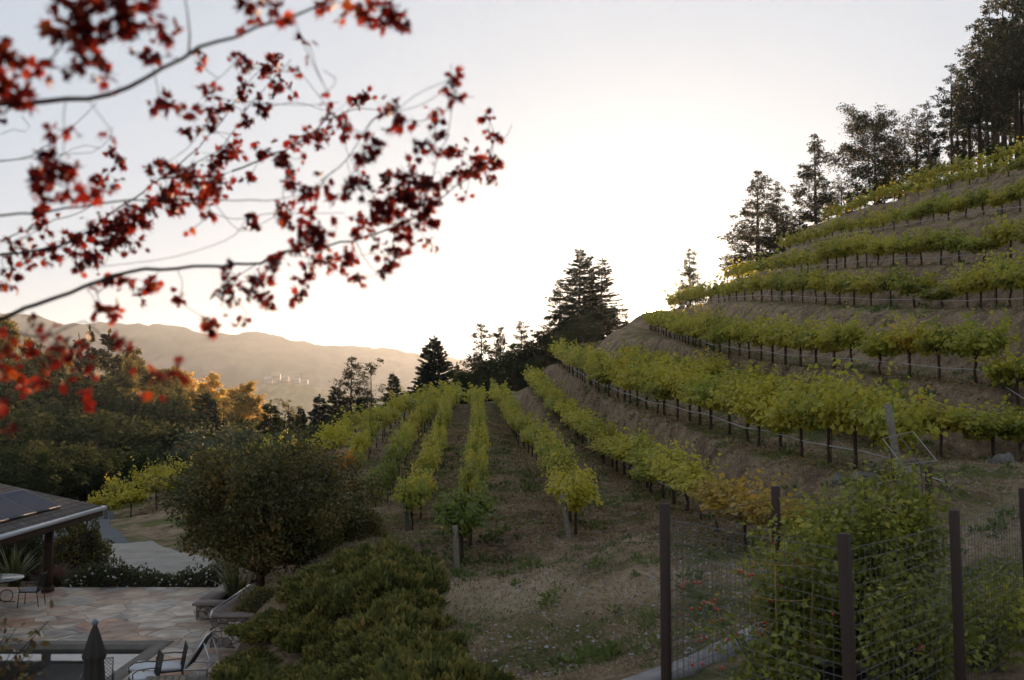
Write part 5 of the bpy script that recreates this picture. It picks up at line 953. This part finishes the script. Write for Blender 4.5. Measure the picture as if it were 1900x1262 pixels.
for s_ in (0, 1):
    pts = []; lob = [(-1.25, .62), (-.72, .92), (0, 1.0), (.72, .92), (1.25, .62)]
    out_ = [(0, 0, 0)]
    for i, (a, r) in enumerate(lob[::-1]):
        out_.append((math.sin(a)*r*.55, .18+math.cos(a)*r*.62, .02+.13*abs(math.sin(a))))
        if i < 4: b_ = a-.33; out_.append((math.sin(b_)*.26, .2+math.cos(b_)*.3, -.02))
    MAP5.append(np.array(out_))
def curled(L5, c):
    q = L5.copy(); q[:, 2] += c*(q[:, 0]**2*1.6+(q[:, 1]-.3)**2*.8); q[:, 0] *= (1-.25*abs(c)); return q
nl = 0; net = allP.copy()
cc_ = [np.array(at(px, py, Y)) for (px, py, rp, Y, n) in CL]; order = sorted(range(len(CL)), key=lambda i: np.linalg.norm(allP-cc_[i], axis=1).min())
for i_ in order:
    px, py, rp, Y, n = CL[i_]; c = cc_[i_]; rad = rp/FPX*Y; low = py > 590 and px < 350; Y = Y+.5*low
    n = int(n*(1.15 if low else (2.4 if Y < 2.7 else 2.3)))+1; ends = []
    a = net[np.argmin(np.linalg.norm(net-c, axis=1))]
    if np.linalg.norm(a-c) < .7:
        mid = (a+c)/2+R.normal(size=3)*rad*.4; T_ = spline([a, mid, c], .02); tw.tube(T_-o0, .0012, 4); net = np.concatenate([net, T_])
    for q in range(max(2, n//3)):
        e_ = c+R.normal(size=3)*rad*np.array([.6, .95, .6]); T_ = spline([c, (c+e_)/2+R.normal(size=3)*.006, e_], .012); tw.tube(T_-o0, .0008, 3); ends.append(T_)
    ends = np.concatenate(ends)
    for q in range(n):
        p = ends[R.integers(len(ends))]+R.normal(size=3)*.009; s_ = (.046 if low else (.056 if Y < 2.7 else .054))*R.uniform(.5, 1.15)
        lf.leaves(p[None]-o0, R.normal(size=(1, 3))*.8+[0, 0, -.45], R.normal(size=(1, 3)), s_, curled(MAP5[0], R.uniform(-1.3, 1.3))); nl += 1
# bare fine twigs
for L_ in [[(0,300,3.4),(70,292,3.4),(130,285,3.4),(170,283,3.4),(200,262,3.4),(210,235,3.4)],[(0,250,3.4),(25,240,3.4),(60,245,3.4),(40,215,3.4)],[(110,290,3.4),(150,270,3.4),(185,275,3.4)],[(520,470,3.4),(600,480,3.4),(700,470,3.5)],[(490,200,3.9),(550,190,3.9),(600,205,3.8)],[(380,160,3),(420,185,3),(560,195,3.2),(630,190,3.2)],[(720,210,3.2),(780,195,3.2),(830,160,3.2),(838,110,3.2),(835,120,3.2)],[(930,262,4.0),(945,245,4.0),(950,230,4.0)],[(400,380,3.5),(450,430,3.5),(520,400,3.5),(640,395,3.5)],[(130,500,3.5),(230,490,3.5),(330,475,3.4),(430,440,3.4),(460,400,3.4)],[(845,180,2.9),(865,178,2.9),(880,180,2.9)],[(600,130,2.9),(625,150,2.9),(600,175,2.8)]]:
    tw.tube(spline(np.array([np.array(p) for p in A3(L_)])-o0, .04), .0011, 4)
lf.build('foliage', M_map, mp); tw.build('twigs', M_mbark, mp); print('MAPLE', nl)
# ---------------------------------------------------------------- straw, grass and stones on the slopes
M_straw = leafmat("straw_blade", [(0, (.14, .095, .055)), (.5, (.29, .21, .125)), (1, (.43, .34, .22))], .3, .7, .15, tcol=1.1)
M_grass = leafmat('grass_blade', [(0, (.045, .065, .018)), (.5, (.10, .13, .035)), (1, (.17, .18, .055))], .35, .6, .2, tcol=1.3)
rg = np.random.default_rng(99)
def scatter(n, Y0, Y1, fn, size, m, name, lab, cat, lay=.6):
    # uniform over the ground in a wedge the hillside occupies, thinning with distance
    Y = Y0*(Y1/Y0)**rg.random(n); X = rg.uniform(-.30, .58, n)*Y; keep = ~((X < PATIO[1]+.3) & (Y < PATIO[3]+1)) & (X > -9-.2*Y) & fn(X, Y); X = X[keep]; Y = Y[keep]; m_ = len(X)
    Z = ground(X, Y); k = (Y/18)**.6
    D = np.stack([rg.normal(size=m_)*lay, rg.normal(size=m_)*lay, rg.uniform(.15, 1, m_)], 1)
    tag(MB().leaves(np.stack([X, Y, Z-.01], 1), D, rg.normal(size=(m_, 3)), size*k*rg.uniform(.4, 1.3, m_), SLIM*np.array([.55, 1, 1])).build(name, m), lab, cat, kind='stuff')
gm_ = lambda X, Y: fbm(X*.35+5, Y*.35, 3)+.3*fbm(X*1.7, Y*1.7, 2)
scatter(260000, 12.5, 95, lambda X, Y: (gm_(X, Y) < .2) & (rg.random(len(X)) < .75), .095, M_straw, 'dry_straw', 'dry straw littering the vineyard banks', 'straw', .9)
scatter(150000, 12.5, 80, lambda X, Y: (gm_(X, Y) > .1), .07, M_grass, 'grass', 'short green grass growing in patches between the rows', 'grass', .5)
Y = 13*(60/13)**rg.random(6500); X = rg.uniform(-.2, .55, 6500)*Y; ok = X > -2.2; X, Y = X[ok], Y[ok]; pts = np.stack([X, Y, ground(X, Y)], 1)
b = MB(); oc = np.array([(1, 0, 0), (0, 1, 0), (-1, 0, 0), (0, -1, 0), (0, 0, .7), (0, 0, -.7)]); of = np.array([(0, 1, 4), (1, 2, 4), (2, 3, 4), (3, 0, 4)]); s_ = rg.uniform(.012, .05, len(pts))
for p, q in zip(pts, s_): b.add(oc*q*rg.uniform(.6, 1.3, 3)+p, of)
tag(b.build('stones', mat('pale_stone', (.30, .27, .25), .9, .2, noise=(.2, .18, .17), scale=3)), 'small pale stones scattered on the bare soil', 'stones', kind='stuff')

# weeds: leafy tufts dotted over the banks
rg = np.random.default_rng(17); Y = 14*(70/14)**rg.random(420); X = rg.uniform(-.12, .5, 420)*Y; b = MB()
for x, y, z in zip(X, Y, ground(X, Y)):
    n = 26; r = rg.uniform(.06, .2)*(1+y/60); d = unit(n, rg); d[:, 2] = np.abs(d[:, 2])*.8; b.leaves(np.array([x, y, z])+d*r*rg.uniform(.3, 1, n)[:, None], d+[0, 0, .3], rg.normal(size=(n, 3)), r*.55, SLIM*np.array([1.4, 1, 1]))
tag(b.build('weeds', M_grass), 'small weed tufts dotted over the banks', 'weeds', kind='stuff')

# fallen leaves under the vines
M_lit = leafmat('fallen_leaf', [(0, (.09, .05, .025)), (.5, (.24, .14, .05)), (1, (.42, .30, .09))], .15, .8, .1)
rg = np.random.default_rng(23); n = 26000; rp_ = rowpts[(rowpts[:, 1] < 70)]; wgt = 1/rp_[:, 1]**1.2; ii = rg.choice(len(rp_), n, p=wgt/wgt.sum()); X = rp_[ii, 0]+rg.normal(0, .75, n); Y = rp_[ii, 1]+rg.normal(0, .75, n)
d = rg.normal(size=(n, 3)); d[:, 2] *= .15; nn = rg.normal(size=(n, 3))*.35+[0, 0, 1]
tag(MB().leaves(np.stack([X, Y, ground(X, Y)+.012], 1), d, nn, .075*rg.uniform(.5, 1.3, n)*(np.maximum(Y, 20)/25)**.5, VINE).build('leaf_litter', M_lit), 'fallen vine leaves scattered under the rows', 'leaf litter', kind='stuff')
# ---------------------------------------------------------------- the air between us and the mountains
hm = bpy.data.materials.new('evening_haze'); hm.use_nodes = True; ht = hm.node_tree; ht.nodes.clear()
ho = ht.nodes.new('ShaderNodeOutputMaterial'); hv = ht.nodes.new('ShaderNodeVolumePrincipled')
hv.inputs['Color'].default_value = (.74, .86, 1.0, 1); hv.inputs['Density'].default_value = 8.0e-5; hv.inputs['Anisotropy'].default_value = .58
ht.links.new(hv.outputs[0], ho.inputs['Volume'])
hz = MB().box((0, 1900, 20), (9000, 4400, 450)).build('haze', hm); tag(hz, 'pale evening haze filling the valley', kind='stuff')
